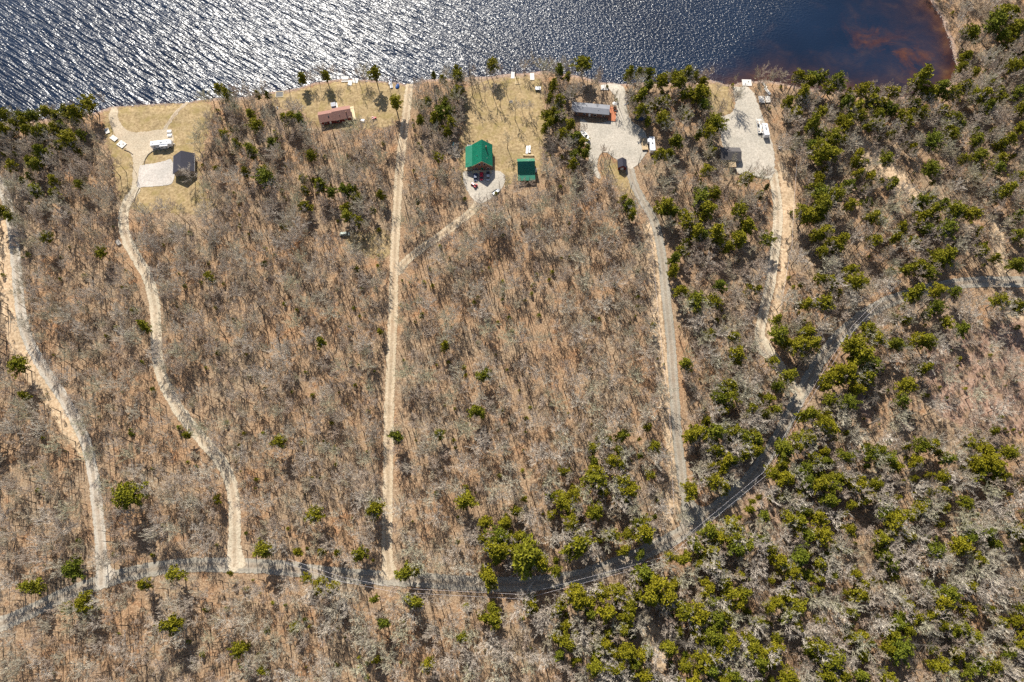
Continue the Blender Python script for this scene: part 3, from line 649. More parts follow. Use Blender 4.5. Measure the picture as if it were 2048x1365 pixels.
LM = [('the garage with the dark slate roof',369,340),('the red-brown cabin',675,235),('the green-roofed house',960,310),('the green-roofed shed',1052,345),('the long grey-roofed home',1182,225),('the little dark-roofed shed',1243,330),
 ('the small grey-roofed garage',1460,310),('the boat ramp',1492,170),('the fork of the long grey drive',1385,1030),('the foot of the winding pale drive',470,1125),('the foot of the leftmost drive',205,1140),('the foot of the two-track lane',778,1145),
 ('the bend of the winding pale drive',390,860),('the first curve of the winding drive',265,490),('the bend of the leftmost drive',95,745),('the straight middle of the two-track lane',787,700),('the car in the yellow opening',691,470),('the middle of the long grey drive',1340,690),
 ('the narrow middle of the rightmost drive',1545,560),('the sandy clearing',1770,350),('the reddish cutover',1960,760),('the muddy cove',1880,150),('the east end of the road',1990,566),('the road curve below the power line',1610,780),('the small sandy opening at the bottom',1315,1280),('the bottom right corner',1960,1280),('the bottom left corner',60,1320),('the bottom edge of the wood',800,1320),
 ('the fork of the faint branch lane',805,540),('the road bend at the bottom',1050,1170),('the white motorhome',1304,288),('the lowest stretch of the leftmost drive',195,960),('the dark dense grove',1410,430),('the wood between the two middle drives',1050,620),('the mixed grove above the road',1130,960),('the mixed wood south of the fork',1450,1230),('the dense mixed wood at the right',1750,1050),('the wood between the two left drives',200,620),('the wood left of the two-track lane',600,800),('the east wood',1750,500)]
def where(px, py):
    best = min(LM, key=lambda q: math.hypot(q[1] - px, q[2] - py)); dx, dy = px - best[1], py - best[2]; d = math.hypot(dx, dy)
    if abs(dx) > 2.2 * abs(dy): w = 'right of' if dx > 0 else 'left of'
    elif abs(dy) > 2.2 * abs(dx): w = 'below' if dy > 0 else 'above'
    else: w = ('below' if dy > 0 else 'above') + '-' + ('right of' if dx > 0 else 'left of')
    q = 'just ' if d < 45 else '' if d < 95 else 'well ' if d < 150 else 'far '
    return q + w + ' ' + best[0]

cells = Cells(4.0); bcells = Cells(4.0); items = []      # (kind, variant, x, y, rot, scale, hand)
def crown_w(kind, v): return dict(p=[5.8, 5.0, 6.9, 5.0, 6.0, 4.4, 4.6, 6.6, 5.4], s=[4.2, 4.8, 4.4])[kind][v]
def place_eg(px, py, w, k, hand=True):
    wm = w * mpp(px, py)
    if wm > 4.6 or k == 'p': kind = 'p'
    else: kind = k
    v = rng.randrange(9) if kind == 'p' else rng.randrange(3)
    sc = wm / crown_w(kind, v)
    hc = (7.6 if kind == 'p' else 5.5) * sc ** .6
    x, y = G(px, py, hc)
    if not inside(np.array([[x, y]]), LAND)[0]:
        return
    cells.add(x, y); items.append((kind, v, x, y, rng.uniform(0, 6.28), sc, True))
for px, py, w, k in TALL:
    wm = w * mpp(px, py); v = rng.randrange(3)
    if k == 'p': sc = max(wm / crown_w('p', v), .85); hc = 7.8 * sc ** .6
    else: sc = max(wm / crown_w('s', v), .45); hc = 5.5 * sc ** .6
    x, y = G(px, py, hc); P1 = np.array([[x, y]]); n_ = 0
    while (not inside(P1, LAND)[0] or line_dist(P1, shore)[0] < .8) and n_ < 30: P1[0, 1] -= 1.0; n_ += 1
    x, y = P1[0]; cells.add(x, y); items.append((k, v, x, y, rng.uniform(0, 6.28), sc, True))
for t in EG.split():
    a, b_, w = map(float, t.split(',')); place_eg(a, b_, w, 's' if w < 19 and rng.random() < .5 else 'p')

EGZ = [([(1480,880),(1700,830),(2100,870),(2100,1420),(1480,1420)], .72), ([(1080,1180),(1480,1040),(1480,1420),(1200,1420)], .60), ([(960,1050),(1300,820),(1330,1060),(1200,1140),(1000,1160)], .38), ([(1340,780),(1600,760),(1500,960),(1380,990)], .55),
 ([(1560,130),(1900,190),(2100,-80),(2100,560),(1640,560),(1580,330)], .34), ([(1340,250),(1540,360),(1540,520),(1340,500)], .22), ([(1340,500),(1540,520),(1500,700),(1350,700)], .13), ([(1250,135),(1460,160),(1440,290),(1310,340),(1290,250)], .42),
 ([(-80,180),(215,190),(205,300),(-80,310)], .42), ([(-80,310),(215,310),(220,440),(-80,500)], .16), ([(405,150),(560,170),(600,260),(560,400),(420,400)], .22), ([(840,150),(920,160),(915,310),(830,300)], .34), ([(1085,140),(1160,160),(1180,340),(1090,330)], .30),
 ([(590,350),(780,360),(780,450),(600,440)], .20), ([(1560,560),(1900,560),(1860,700),(1600,760)], .30), ([(740,1180),(1100,1200),(1200,1420),(700,1420)], .13), ([(560,1080),(1000,1080),(1000,1160),(560,1140)], .12), ([(1560,760),(1900,760),(1900,900),(1560,900)], .5), ([(560,820),(960,820),(960,1080),(560,1080)], .05)]
EGZ = [(poly(a, 6), d) for a, d in EGZ]
BIGZ = [(poly(a, 6), d) for a, d in (([(1000,780),(1340,780),(1340,1420),(900,1420),(900,1180)], .45), ([(1340,250),(2100,-60),(2100,1420),(1340,1420)], .5), ([(480,1150),(900,1180),(900,1420),(480,1420)], .25), ([(-80,250),(220,300),(260,480),(-80,520)], .3), ([(420,250),(780,270),(780,450),(430,420)], .3), ([(820,270),(920,300),(910,420),(820,400)], .4))]
# candidates over the whole wood, a little beyond the picture
NC = 110000
cx_ = nrg.uniform(-325, 325, NC); cy_ = nrg.uniform(-62, 335, NC); CP = np.c_[cx_, cy_]
pp = np.array([PX(a, b_, 6) for a, b_ in CP]); ok = (pp[:, 0] > -70) & (pp[:, 0] < 2118) & (pp[:, 1] > -70) & (pp[:, 1] < 1440)
CP = CP[ok]; CP = CP[~blocked(CP)]; CP = CP[clear_of(CP)]
thin = np.ones(len(CP)); 
for V, d in THIN: thin[inside(CP, V)] = np.minimum(thin[inside(CP, V)], d)
egp = np.full(len(CP), .045)
for V, d in EGZ: egp[inside(CP, V)] = np.maximum(egp[inside(CP, V)], d)
bigp = np.full(len(CP), .05)
for V, d in BIGZ: bigp[inside(CP, V)] = np.maximum(bigp[inside(CP, V)], d)
incut = inside(CP, poly([(1640,690),(2100,600),(2100,900),(1700,880)]))
bushes, scrubs = [], []
for i in range(len(CP)):
    x, y = CP[i]
    if rng.random() > thin[i]:
        if rng.random() < .04 + .10 * incut[i]: bushes.append((x, y))
        continue
    if incut[i] and rng.random() < .5:
        if not cells.near(x, y, 2.2):
            cells.add(x, y); (scrubs if rng.random() < .5 else bushes).append((x, y))
        continue
    u = rng.random()
    if u < .8 * egp[i] ** 2:
        if cells.near(x, y, 3.2): continue
        small = rng.random() < .28
        if rng.random() < .18: k, v, sc = 's', rng.randrange(3), rng.uniform(.35, .75)
        else: k, v, sc = 'p', rng.randrange(9), rng.uniform(.35, .6) if small else rng.uniform(.75, 1.3)
        cells.add(x, y); items.append((k, v, x, y, rng.uniform(0, 6.28), sc, False))
    elif rng.random() < bigp[i]:
        if bcells.near(x, y, 3.3) or cells.near(x, y, 1.6): continue
        bcells.add(x, y); items.append(('b', rng.choice((2, 5, 8)), x, y, rng.uniform(0, 6.28), rng.uniform(.75, 1.15), False))
    else:
        if bcells.near(x, y, 2.35) or cells.near(x, y, 1.6): continue
        if rng.random() < .10: scrubs.append((x, y)); bcells.add(x, y); continue
        bcells.add(x, y); items.append(('b', rng.choice((0, 1, 3, 4, 6, 7, 6)), x, y, rng.uniform(0, 6.28), rng.uniform(.62, 1.12), False))
# bare specimens that stand alone: foot of the trunk in the photograph
SOLO = [(1030,242,4,1.0),(1044,226,2,.62),(1058,229,8,.6),(970,203,1,.9),(945,192,4,1.05),(1013,190,1,.8),(987,198,0,1.0),(958,186,3,.9),(1000,215,7,.9),(1461,213,5,.8),(1430,195,1,.7),(1402,182,0,.7),(243,356,4,1.05),(226,334,4,1.1),(255,348,1,.8),(225,376,0,.9),(224,396,4,1.1),(291,430,4,1.1),(392,364,5,.95),(275,350,3,.5),(620,168,0,.7),(720,170,1,.8),(733,172,3,.8),(757,178,4,.7),(1195,168,7,.9),(1188,190,1,.9),(1072,262,0,.7),(1015,300,1,.9),(1062,250,3,.7),(1504,172,1,.8),(1514,190,7,.7),(1400,180,3,.7),(140,905,8,1.1),(154,885,1,1.0)]
for px, py, v, sc in SOLO:
    x, y = G(px, py); cells.add(x, y); items.append(('b', v, x, y, rng.uniform(0, 6.28), sc, True))

# ------------------------------------------------------------------ set the trees out
def showsize(it):
    px, py = PX(it[2], it[3], 6)
    if not (10 < px < 2038 and 5 < py < 1360): return -1
    base = {'p': 7, 's': 4.5, 'b': 9 if it[1] in (2, 5, 8) else 6}[it[0]]
    return base * it[5] / mpp(px, py) + (1000 if it[6] else 0)
ever = sorted([i for i in items if i[0] in 'ps'], key=lambda q: -showsize(q)); bare = sorted([i for i in items if i[0] == 'b'], key=lambda q: -showsize(q))
SZ = lambda m, a, b_: 'large' if m > a else 'small' if m < b_ else 'medium'
def put(it, first):
    k, v, x, y, rz, sc, hand = it; px, py = PX(x, y, 8 * min(sc, 1.2))
    if k == 'p':
        w = crown_w('p', v) * sc; lb = f"{SZ(w, 8.2, 5)} olive pine {where(px, py)}"; return tree('pine_tree', PINE[v], x, y, rz, sc, lb, 'pine tree', 'evergreens in the wood')
    if k == 's':
        lb = f"{'small' if sc < .6 else 'tall'} dark green spruce {where(px, py)}"; return tree('spruce_tree', SPRU[v], x, y, rz, sc, lb, 'spruce tree', 'evergreens in the wood')
    kind = 'broad pale tree' if v in (2, 5, 8) else 'greenish bare tree' if v == 6 else 'slender bare tree'
    return tree('bare_tree', BARE[v], x, y, rz, sc, f"{kind} {where(px, py)}", 'bare tree', 'leafless trees in the wood')
for it in ever[:300]: put(it, 0)
for it in bare[:300]: put(it, 0)
NTH = ['first', 'second', 'third', 'fourth', 'fifth', 'sixth', 'seventh', 'eighth', 'ninth', 'tenth', 'eleventh', 'twelfth', 'thirteenth', 'fourteenth']
def dedupe(objs):
    by = {}
    for o in objs: by.setdefault(o['label'], []).append(o)
    for lb, g in by.items():
        if len(g) < 2: continue
        g.sort(key=lambda o: PX(o.location.x, o.location.y, 6)[0])
        for i, o in enumerate(g): o['label'] = lb + (', leftmost' if i == 0 else ', rightmost' if i == len(g) - 1 else f', {NTH[min(i, 13)]} from left')
dedupe([o for o in COL.objects if o.get('category') in ('pine tree', 'spruce tree', 'bare tree')])
# library trees for the scattered rest: the shared meshes of real trees standing in the wood
SRC = {}
for o in list(COL.objects):
    if o.type == 'MESH' and o.name.split('.')[0] in ('trunk', 'crown') and o.data.name not in SRC: SRC[o.data.name] = o
def src(pair):
    out = []
    for me in pair:
        if me.name not in SRC:
            continue
        out.append(SRC[me.name])
    return out
vb = [src(p) for p in BARE]; ve = [src(p) for p in PINE] + [src(p) for p in SPRU]
scatter_object('woodland', [(i[2], i[3], zat(i[2], i[3]) - .05, i[4], i[5], i[1]) for i in bare[300:]], vb, 'rest of the leafless wood')
scatter_object('evergreen_wood', [(i[2], i[3], zat(i[2], i[3]) - .05, i[4], i[5], i[1] + (9 if i[0] == 's' else 0)) for i in ever[300:]], ve, 'rest of the evergreens')
def small(kind, meshes, x, y, sc, label, cat, group):
    pass
b0 = None
gs = []
for q, me in enumerate(BUSH):
    x, y = bushes[q]; o = bpy.data.objects.new('bush', me); COL.objects.link(o); o.location = (x, y, zat(x, y)); tag(o, 'leafless twiggy bush ' + where(*PX(x, y)), 'bush', 'bushes on the cut ground'); gs.append([o])
bushes += [tuple(p) for p in CP[nrg.choice(len(CP), 2600, replace=False)]]
scatter_object('undergrowth', [(x, y, zat(x, y), rng.uniform(0, 6.28), rng.uniform(.5, 1.1), rng.randrange(3)) for x, y in bushes[3:]], gs, 'twiggy undergrowth')
gs = []
for q, pr in enumerate(SCRUB):
    x, y = scrubs[q]; o = tree('young_conifer', pr, x, y, 0, 1.0, 'knee-high young conifer ' + where(*PX(x, y)), 'young conifer', 'young conifers'); gs.append(list(o.children))
scrubs += [tuple(p) for p in CP[nrg.choice(len(CP), 1500, replace=False)]]
scatter_object('sapling_scrub', [(x, y, zat(x, y), rng.uniform(0, 6.28), rng.uniform(.4, 1.25), rng.randrange(3)) for x, y in scrubs[3:]], gs, 'young conifers too many to count')
print('TREES', len(ever), len(bare), len(bushes), len(scrubs))

# ------------------------------------------------------------------ buildings
def windows(t, specs, wall='white'):
    """specs: (x, y, z, width, height, facing) facing n/s/e/w in the building's own frame"""
    for x, y, z, w, h, f in specs:
        e = .05
        if f in 'ns':
            q = 1 if f == 'n' else -1
            fr = box(x - w / 2 - .1, x + w / 2 + .1, min(y, y + q * e), max(y, y + q * e), z - .1, z + h + .1).build('window', 'white', t)
            box(x - w / 2, x + w / 2, min(y + q * e, y + q * (e + .03)), max(y + q * e, y + q * (e + .03)), z, z + h).build('pane', 'glass', fr)
        else:
            q = 1 if f == 'e' else -1
            fr = box(min(x, x + q * e), max(x, x + q * e), y - w / 2 - .1, y + w / 2 + .1, z - .1, z + h + .1).build('window', 'white', t)
            box(min(x + q * e, x + q * (e + .03)), max(x + q * e, x + q * (e + .03)), y - w / 2, y + w / 2, z, z + h).build('pane', 'glass', fr)
def door(t, x, y, z, w, h, f, mat='white', name='door'):
    q = 1 if f in 'ne' else -1
    if f in 'ns': b = box(x - w / 2, x + w / 2, min(y, y + q * .06), max(y, y + q * .06), z, z + h)
    else: b = box(min(x, x + q * .06), max(x, x + q * .06), y - w / 2, y + w / 2, z, z + h)
    return b.build(name, mat, t)
def gable(t, L, W, eave, rise, wall, roof, axis='x', ov=.4, x0=0, y0=0, ends=True, th=.16):
    """walls + two roof slopes; ridge along the axis"""
    m = MB(); A, B = L / 2, W / 2
    tr = (lambda a, b, z: (x0 + a, y0 + b, z)) if axis == 'x' else (lambda a, b, z: (x0 + b, y0 + a, z))
    prof = [(-B, 0), (-B, eave), (0, eave + rise), (B, eave), (B, 0)]
    m.loft([[tr(-A, b, z) for b, z in prof], [tr(A, b, z) for b, z in prof]]); m.build('wall', wall, t)
    out = []
    sl = rise / B
    for q in (-1, 1):
        r = MB(); b1, z1 = q * (B + ov), eave - sl * ov
        top = [(-A - ov, 0, eave + rise), (A + ov, 0, eave + rise), (A + ov, b1, z1), (-A - ov, b1, z1)]
        r.loft([[tr(a, b, z + .02) for a, b, z in top], [tr(a, b, z + .02 + th) for a, b, z in top]])
        out.append(r.build('roof', roof, t))
    cp = MB(); cp.loft([[tr(s_, b, eave + rise + th + z) for b, z in ((-.22, -.22 * sl), (0, .04), (.22, -.22 * sl), (0, -.1))] for s_ in (-A - ov, A + ov)]); cp.build('ridge_cap', roof, t)
    return out
def fascia(t, L, W, eave, rise, mat, axis='x', ov=.4):
    A, B = L / 2 + ov, W / 2 + ov; sl = rise / (W / 2); z = eave - sl * ov
    for q in (-1, 1):
        b = box(-A, A, q * B - .05, q * B + .05, z - .1, z + .14) if axis == 'x' else box(q * B - .05, q * B + .05, -A, A, z - .1, z + .14)
        b.build('fascia', mat, t)

# garage with the dark slate roof
t = thing('garage', 'garage with dark slate gable roof beside the grey stone apron', 'garage', 369, 330, 9, zp=2.8)
gable(t, 10.4, 9.8, 2.8, 3.0, 'tan', 'slate', 'y', .4); fascia(t, 10.4, 9.8, 2.8, 3.0, 'white', 'y')
for y in (-2.4, 2.4): 
    d = door(t, -4.9, y, .05, 3.6, 2.3, 'w', 'white', 'garage_door')
    for k in range(4): box(-4.99, -4.95, y - 1.75, y + 1.75, .12 + k * .57, .60 + k * .57).build('panel', 'white', d)
windows(t, [(0, -5.2, 1, 1, 1, 's'), (4.9, 1, 1, 1, 1, 'e'), (0, 5.2, 1, 1, 1, 'n')])
# red-brown cabin
t = thing('cabin', 'dark red cabin with reddish brown gable roofs and a pale wraparound deck', 'cabin', 684, 229, 13, zp=2.6)
gable(t, 9.0, 7.4, 2.6, 1.9, 'redwall', 'shingle_red', 'x', .35)
gable(t, 7.4, 6.6, 2.45, 1.6, 'redwall', 'shingle_red', 'x', .3, -8.0, -.1)
box(4.6, 6.6, -3.9, 5.0, .35, .5).build('deck', 'cream', t); box(-2.4, 4.6, 3.75, 5.0, .35, .5).build('deck', 'cream', t)
rl = MB()
for x, y in ((6.55, -3.8), (6.55, -1.6), (6.55, .6), (6.55, 2.8), (6.55, 4.9), (4.2, 4.9), (2, 4.9), (-.2, 4.9), (-2.3, 4.9)): rl.box(x - .05, x + .05, y - .05, y + .05, .5, 1.45)
rl.box(6.5, 6.6, -3.9, 5, 1.4, 1.5); rl.box(-2.4, 6.5, 4.85, 4.95, 1.4, 1.5); rl.build('railing', 'cream', t)
box(2.2, 2.7, -1.6, -1.1, 3.2, 4.6).build('chimney', 'brown', t); MB().cyl(-1.2, -1.8, 3.4, 4.1, .14, 8).build('vent_pipe', 'dgrey', t); box(-7.2, -6.5, -1.6, -.9, 3.4, 3.75).build('skylight', 'glass', t)
windows(t, [(-2.5, -3.7, 1, 1.3, 1, 's'), (1.5, -3.7, 1, 1.3, 1, 's'), (-9, -3.4, 1, 1.1, .9, 's'), (4.5, 1, 1, 1.2, 1, 'e'), (0, 3.7, .9, 1.8, 1.3, 'n')]); door(t, -6.6, -3.4, .1, .95, 2.0, 's')
t = thing('hot_tub', 'square hot tub under a dark cover behind the red-brown cabin', 'hot tub', 668, 214, 13)
box(-1.15, 1.15, -1.2, 1.2, 0, .85).build('tub', 'brown', t); box(-1.25, 1.25, -1.3, -.03, .86, 1.0).build('cover', 'dblue', t); box(-1.25, 1.25, .03, 1.3, .86, 1.0).build('cover', 'dblue', t); box(-1.3, 2.1, -1.9, -1.32, 0, .3).build('step', 'offwhite', t); box(1.4, 2.1, -1.3, 1.3, 0, .3).build('step', 'offwhite', t)
# green-roofed house
t = thing('house', 'large log house with bright green metal gable roof', 'house', 964, 313, 1, zp=4)
gable(t, 12.4, 9.7, 4.0, 3.9, 'logwall', 'green', 'y', .45)
p = MB(); p.loft([[(-4.9, -6.4, 4.12), (-4.9, 6.4, 4.12), (-8.4, 6.4, 2.6), (-8.4, -6.4, 2.6)], [(-4.9, -6.4, 4.27), (-4.9, 6.4, 4.27), (-8.4, 6.4, 2.75), (-8.4, -6.4, 2.75)]]); p.build('porch_roof', 'green', t)
box(-8.3, -4.86, -6.2, 6.2, .3, .45).build('porch_floor', 'cream', t)
for y in (-6.1, -3, 0, 3, 6.1): box(-8.2, -8.05, y - .08, y + .08, .45, 2.3).build('post', 'cream', t)
box(-7.8, 4.8, 6.65, 9.4, .3, .45).build('deck', 'offwhite', t); box(-4.8, 4.8, -8.0, -6.25, .2, .35).build('deck', 'cream', t)
windows(t, [(-3, -6.2, 1, 1.3, 1.1, 's'), (3, -6.2, 1, 1.3, 1.1, 's'), (-1.2, -6.2, 4.4, .9, 1.1, 's'), (1.2, -6.2, 4.4, .9, 1.1, 's'), (4.85, -3, 1, 1.2, 1, 'e'), (4.85, 2.5, 1, 1.2, 1, 'e'), (0, 6.2, 1, 2.4, 1.5, 'n')]); door(t, 0, -6.2, .35, 1, 2.05, 's', 'green')
rk = MB()
for q in (-1, 1): rk.loft([[(0, s_ , 7.85), (q * 5.3, s_, 3.59), (q * 5.3, s_, 3.85), (0, s_, 8.12)] for s_ in (-6.72, -6.66)])
rk.build('gable_trim', 'wood', t)
for k, (px, py) in enumerate(((940, 288), (947, 288), (975, 287))):
    c = thing('patio_chair', ['dark patio chair at the left end of the green-roofed house deck', 'dark patio chair second from the left on the green-roofed house deck', 'dark patio chair at the right end of the green-roofed house deck'][k], 'chair', px, py, 20 * k, 'patio chairs on the deck', dz=.45)
    box(-.35, .35, -.35, .35, .35, .45).build('seat', 'dgrey', c); box(-.35, .35, .3, .4, .45, 1.0).build('backrest', 'dgrey', c)
    for x in (-.3, .3):
        for y in (-.3, .3): box(x - .03, x + .03, y - .03, y + .03, 0, .35).build('leg', 'dgrey', c)
seam = MB()
for q in (-1, 1):
    for k in range(21):
        y = -6.5 + k * .65; seam.loft([[(0, y - .03, 8.08), (0, y + .03, 8.08), (0, y + .03, 8.16), (0, y - .03, 8.16)], [(q * 5.28, y - .03, 3.83), (q * 5.28, y + .03, 3.83), (q * 5.28, y + .03, 3.91), (q * 5.28, y - .03, 3.91)]])
seam.build('roof_seams', 'green', t)['kind'] = 'stuff'
box(1.9, 2.5, 2.0, 2.6, 6.0, 8.3).build('chimney', 'brown', t); MB().cyl(-2.4, -2, 6.0, 6.7, .13, 8).build('vent_pipe', 'dgrey', t); MB().cyl(2.6, -3.4, 5.7, 6.4, .1, 8).build('vent_pipe', 'silver', t)
# green-roofed shed
t = thing('shed', 'green-roofed outbuilding with a lean-to, beside the green-roofed house', 'shed', 1052, 336, 2, zp=2.7)
gable(t, 8.2, 9.0, 2.7, 4.0, 'logwall', 'green2', 'x', .3)
l_ = MB(); l_.loft([[(-4.3, -4.7, 2.55), (4.3, -4.7, 2.55), (4.3, -8.0, 2.0), (-4.3, -8.0, 2.0)], [(-4.3, -4.7, 2.68), (4.3, -4.7, 2.68), (4.3, -8.0, 2.13), (-4.3, -8.0, 2.13)]]); l_.build('lean_to_roof', 'green2', t)
for x in (-4.1, 0, 4.1): box(x - .08, x + .08, -7.9, -7.74, 0, 2.05).build('post', 'wood', t)
box(-3.4, 4.2, 4.75, 6.1, 0, .3).build('ramp', 'cream', t); windows(t, [(4.1, 0, 1, 1, .9, 'e'), (-4.1, 0, 1, 1, .9, 'w')]); door(t, 0, -4.5, .05, 2.4, 2.1, 's', 'brown')
t = thing('cart', 'small white cart against the right wall of the green-roofed shed', 'cart', 1071, 346, 0)
box(-.6, .6, -1.1, 1.1, .45, .9).build('tub', 'offwhite', t)
for y in (-.6, .6): MB().wheel(-.62, y, .3, .14, 'x').build('wheel', 'black', t); MB().wheel(.62, y, .3, .14, 'x').build('wheel', 'black', t)
# long grey-roofed home
t = thing('mobile_home', 'long narrow home with pale grey ribbed metal roof', 'house', 1181, 219, -6.5, zp=3.1)
gable(t, 19.2, 5.8, 3.1, .45, 'brown', 'greyroof', 'x', .3); fascia(t, 19.2, 5.8, 3.1, .45, 'dgrey', 'x', .3)
windows(t, [(-7, -2.9, 1.2, 1.3, 1, 's'), (-3, -2.9, 1.2, 1.3, 1, 's'), (2.5, -2.9, 1.2, 1.6, 1, 's'), (7, -2.9, 1.2, 1.2, 1, 's'), (-4, 2.9, 1.1, 1.6, 1.1, 'n'), (3, 2.9, 1.1, 1.6, 1.1, 'n')]); door(t, -.2, -2.9, .4, .95, 2, 's')
for x in (-5, 4): MB().cyl(x, -.9, 3.3, 3.95, .12, 8).build('vent_pipe', 'silver', t)
for k in range(5): box(9.72 + k * .78, 10.44 + k * .78, -4.6, 4.6, .4, .52).build('plank', 'cedar', t)
rl = MB()
for x in (9.8, 11.7, 13.5): 
    for y in (-4.5, 4.5): rl.box(x - .06, x + .06, y - .06, y + .06, .5, 1.5)
rl.box(9.8, 13.55, 4.45, 4.55, 1.42, 1.5); rl.box(13.45, 13.55, -4.5, 4.45, 1.42, 1.5); rl.build('railing', 'cedar', t)
t = thing('parasol', 'white round parasol open on the orange deck', 'parasol', 1227.6, 216, 0, dz=.5)
MB().cyl(0, 0, 0, 2.3, .04, 6).build('pole', 'silver', t); MB().cyl(0, 0, 2.0, 2.55, 1.25, 8, .05).build('canopy', 'offwhite', t); MB().cyl(0, 0, 0, .1, .3, 8).build('base', 'dgrey', t)
t = thing('patio_table', 'round dark patio table under the white parasol', 'table', 1228, 221, 0, dz=.5)
MB().cyl(0, 0, .68, .74, .6, 10).build('tabletop', 'dgrey', t); MB().cyl(0, 0, 0, .68, .06, 6).build('leg', 'dgrey', t)
t = thing('grill', 'black gas grill on the orange deck', 'grill', 1230, 228, 0, dz=.5)
box(-.6, .6, -.3, .3, .75, 1.0).build('body', 'black', t); MB().loft([[(-.4, -.28, 1.0), (.4, -.28, 1.0), (.4, .28, 1.0), (-.4, .28, 1.0)], [(-.4, -.1, 1.25), (.4, -.1, 1.25), (.4, .2, 1.25), (-.4, .2, 1.25)]]).build('lid', 'dgrey', t)
for x in (-.5, .5): box(x - .03, x + .03, -.25, .25, 0, .75).build('leg', 'dgrey', t)
# little dark-roofed shed
t = thing('garden_shed', 'little shed with a dark gable roof beside the sandy drive', 'shed', 1244, 329, 0, zp=2.2)
gable(t, 4.6, 4.1, 2.2, 1.5, 'redwall', 'slate', 'y', .25); door(t, 0, -2.3, .05, 1.5, 1.8, 's', 'white'); windows(t, [(2.05, 0, 1, .7, .6, 'e'), (-2.05, 0, 1, .7, .6, 'w')]); box(-.3, .3, 2.32, 2.4, 1.2, 1.8).build('shutter', 'white', t)
# small grey-roofed garage and its lean shed
t = thing('garage', 'small garage with weathered grey-brown roof beside the wide gravel yard', 'garage', 1460.5, 309, -1, zp=2.6)
gable(t, 9.6, 7.0, 2.6, 1.5, 'greywall', 'brownroof', 'x', .3); fascia(t, 9.6, 7.0, 2.6, 1.5, 'white', 'x', .3); door(t, 4.8, 0, .05, 3.2, 2.2, 'e', 'white', 'garage_door'); windows(t, [(-2, -3.5, 1, 1, .9, 's'), (2, 3.5, 1, 1, .9, 'n')])
t = thing('wood_shed', 'small open shed with brown board roof below the grey-brown garage', 'shed', 1464, 332, 0, zp=2)
m_ = MB(); m_.loft([[(-1.8, -1.4, 1.9), (1.8, -1.4, 1.9), (1.8, 1.4, 2.3), (-1.8, 1.4, 2.3)], [(-1.8, -1.4, 1.98), (1.8, -1.4, 1.98), (1.8, 1.4, 2.38), (-1.8, 1.4, 2.38)]]); m_.build('roof', 'brown', t)
for k in range(7): box(-1.8 + k * .52, -1.4 + k * .52, -1.42, 1.42, 2.4, 2.43).build('slat', 'wood', t)
for x in (-1.7, 1.7):
    for y in (-1.3, 1.3): box(x - .06, x + .06, y - .06, y + .06, 0, 2.0).build('post', 'wood', t)
box(-1.5, 1.5, -.5, .9, 0, 1.1).build('wood_stack', 'wood', t)

# ------------------------------------------------------------------ trailers, cars, boats
def motorhome(px, py, rot, L, W, label, z=2.6, slide=None, cap=True, cat='camper', name='camper_trailer'):
    t = thing(name, label, cat, px, py, rot, zp=z)
    a, b = L / 2, W / 2
    prof = [(-a, .6), (-a, z - .15), (-a + .25, z), (a - 1.0, z), (a - .2, z - .7), (a, .9), (a - .3, .6)]
    MB().loft([[(x, y, zz) for x, zz in prof] for y in (-b, b)]).build('body', 'rv', t)
    box(-a + .5, a - 1.4, -b + .12, b - .12, z + .003, z + .035).build('roof', 'rv', t)
    box(-.5, .6, -.4, .4, z + .035, z + .32).build('air_conditioner', 'grey', t)
    for x in (-a + 1.3, a - 2.4): box(x - .22, x + .22, -.22, .22, z + .035, z + .17).build('roof_vent', 'dgrey', t)
    for x in (-.55, .55): MB().wheel(x, -b + .1, .38, .24).build('wheel', 'black', t); MB().wheel(x, b - .1, .38, .24).build('wheel', 'black', t)
    for x in (-a + 1.6, a - 2.6):
        for q in (-1, 1):
            fr = box(x - .5, x + .5, min(q * b, q * (b + .03)), max(q * b, q * (b + .03)), 1.4, 2.0).build('window', 'dgrey', t)
            box(x - .44, x + .44, min(q * (b + .03), q * (b + .045)), max(q * (b + .03), q * (b + .045)), 1.46, 1.94).build('pane', 'glass', fr)
    box(.9, 1.6, -b - .04, -b, .7, 2.3).build('door', 'offwhite', t)
    MB().tube([(a - .3, -.5, .55), (a + 1.2, 0, .5)], [.06, .06], 4).build('drawbar', 'dgrey', t); MB().tube([(a - .3, .5, .55), (a + 1.2, 0, .5)], [.06, .06], 4).build('drawbar', 'dgrey', t)
    MB().cyl(a + .5, 0, .55, 1.0, .22, 8).build('gas_bottle', 'white', t)
    if slide:
        q, x0, x1 = slide; y0, y1 = (q * b, q * (b + .95))
        s_ = box(x0, x1, min(y0, y1), max(y0, y1), .9, z - .25).build('slide_out', 'rv', t)
        for xx in (x0 + .9, x1 - .9): box(xx - .5, xx + .5, min(y1, y1 + q * .03), max(y1, y1 + q * .03), 1.4, 2.0).build('window', 'glass', s_)
    return t
motorhome(322.5, 287, 8, 10.6, 2.6, 'long white camper trailer with a slide-out on its lower side', 3.1, (-1, -.6, 3.4))
motorhome(1304.3, 288, 90, 9.3, 2.6, 'white camper trailer parked right of the tan flatbed on the gravel', 3.0, (1, 1.0, 3.0))
motorhome(1531.3, 259, 92, 8.2, 2.5, 'white camper trailer beside the pontoon boat', 2.9)
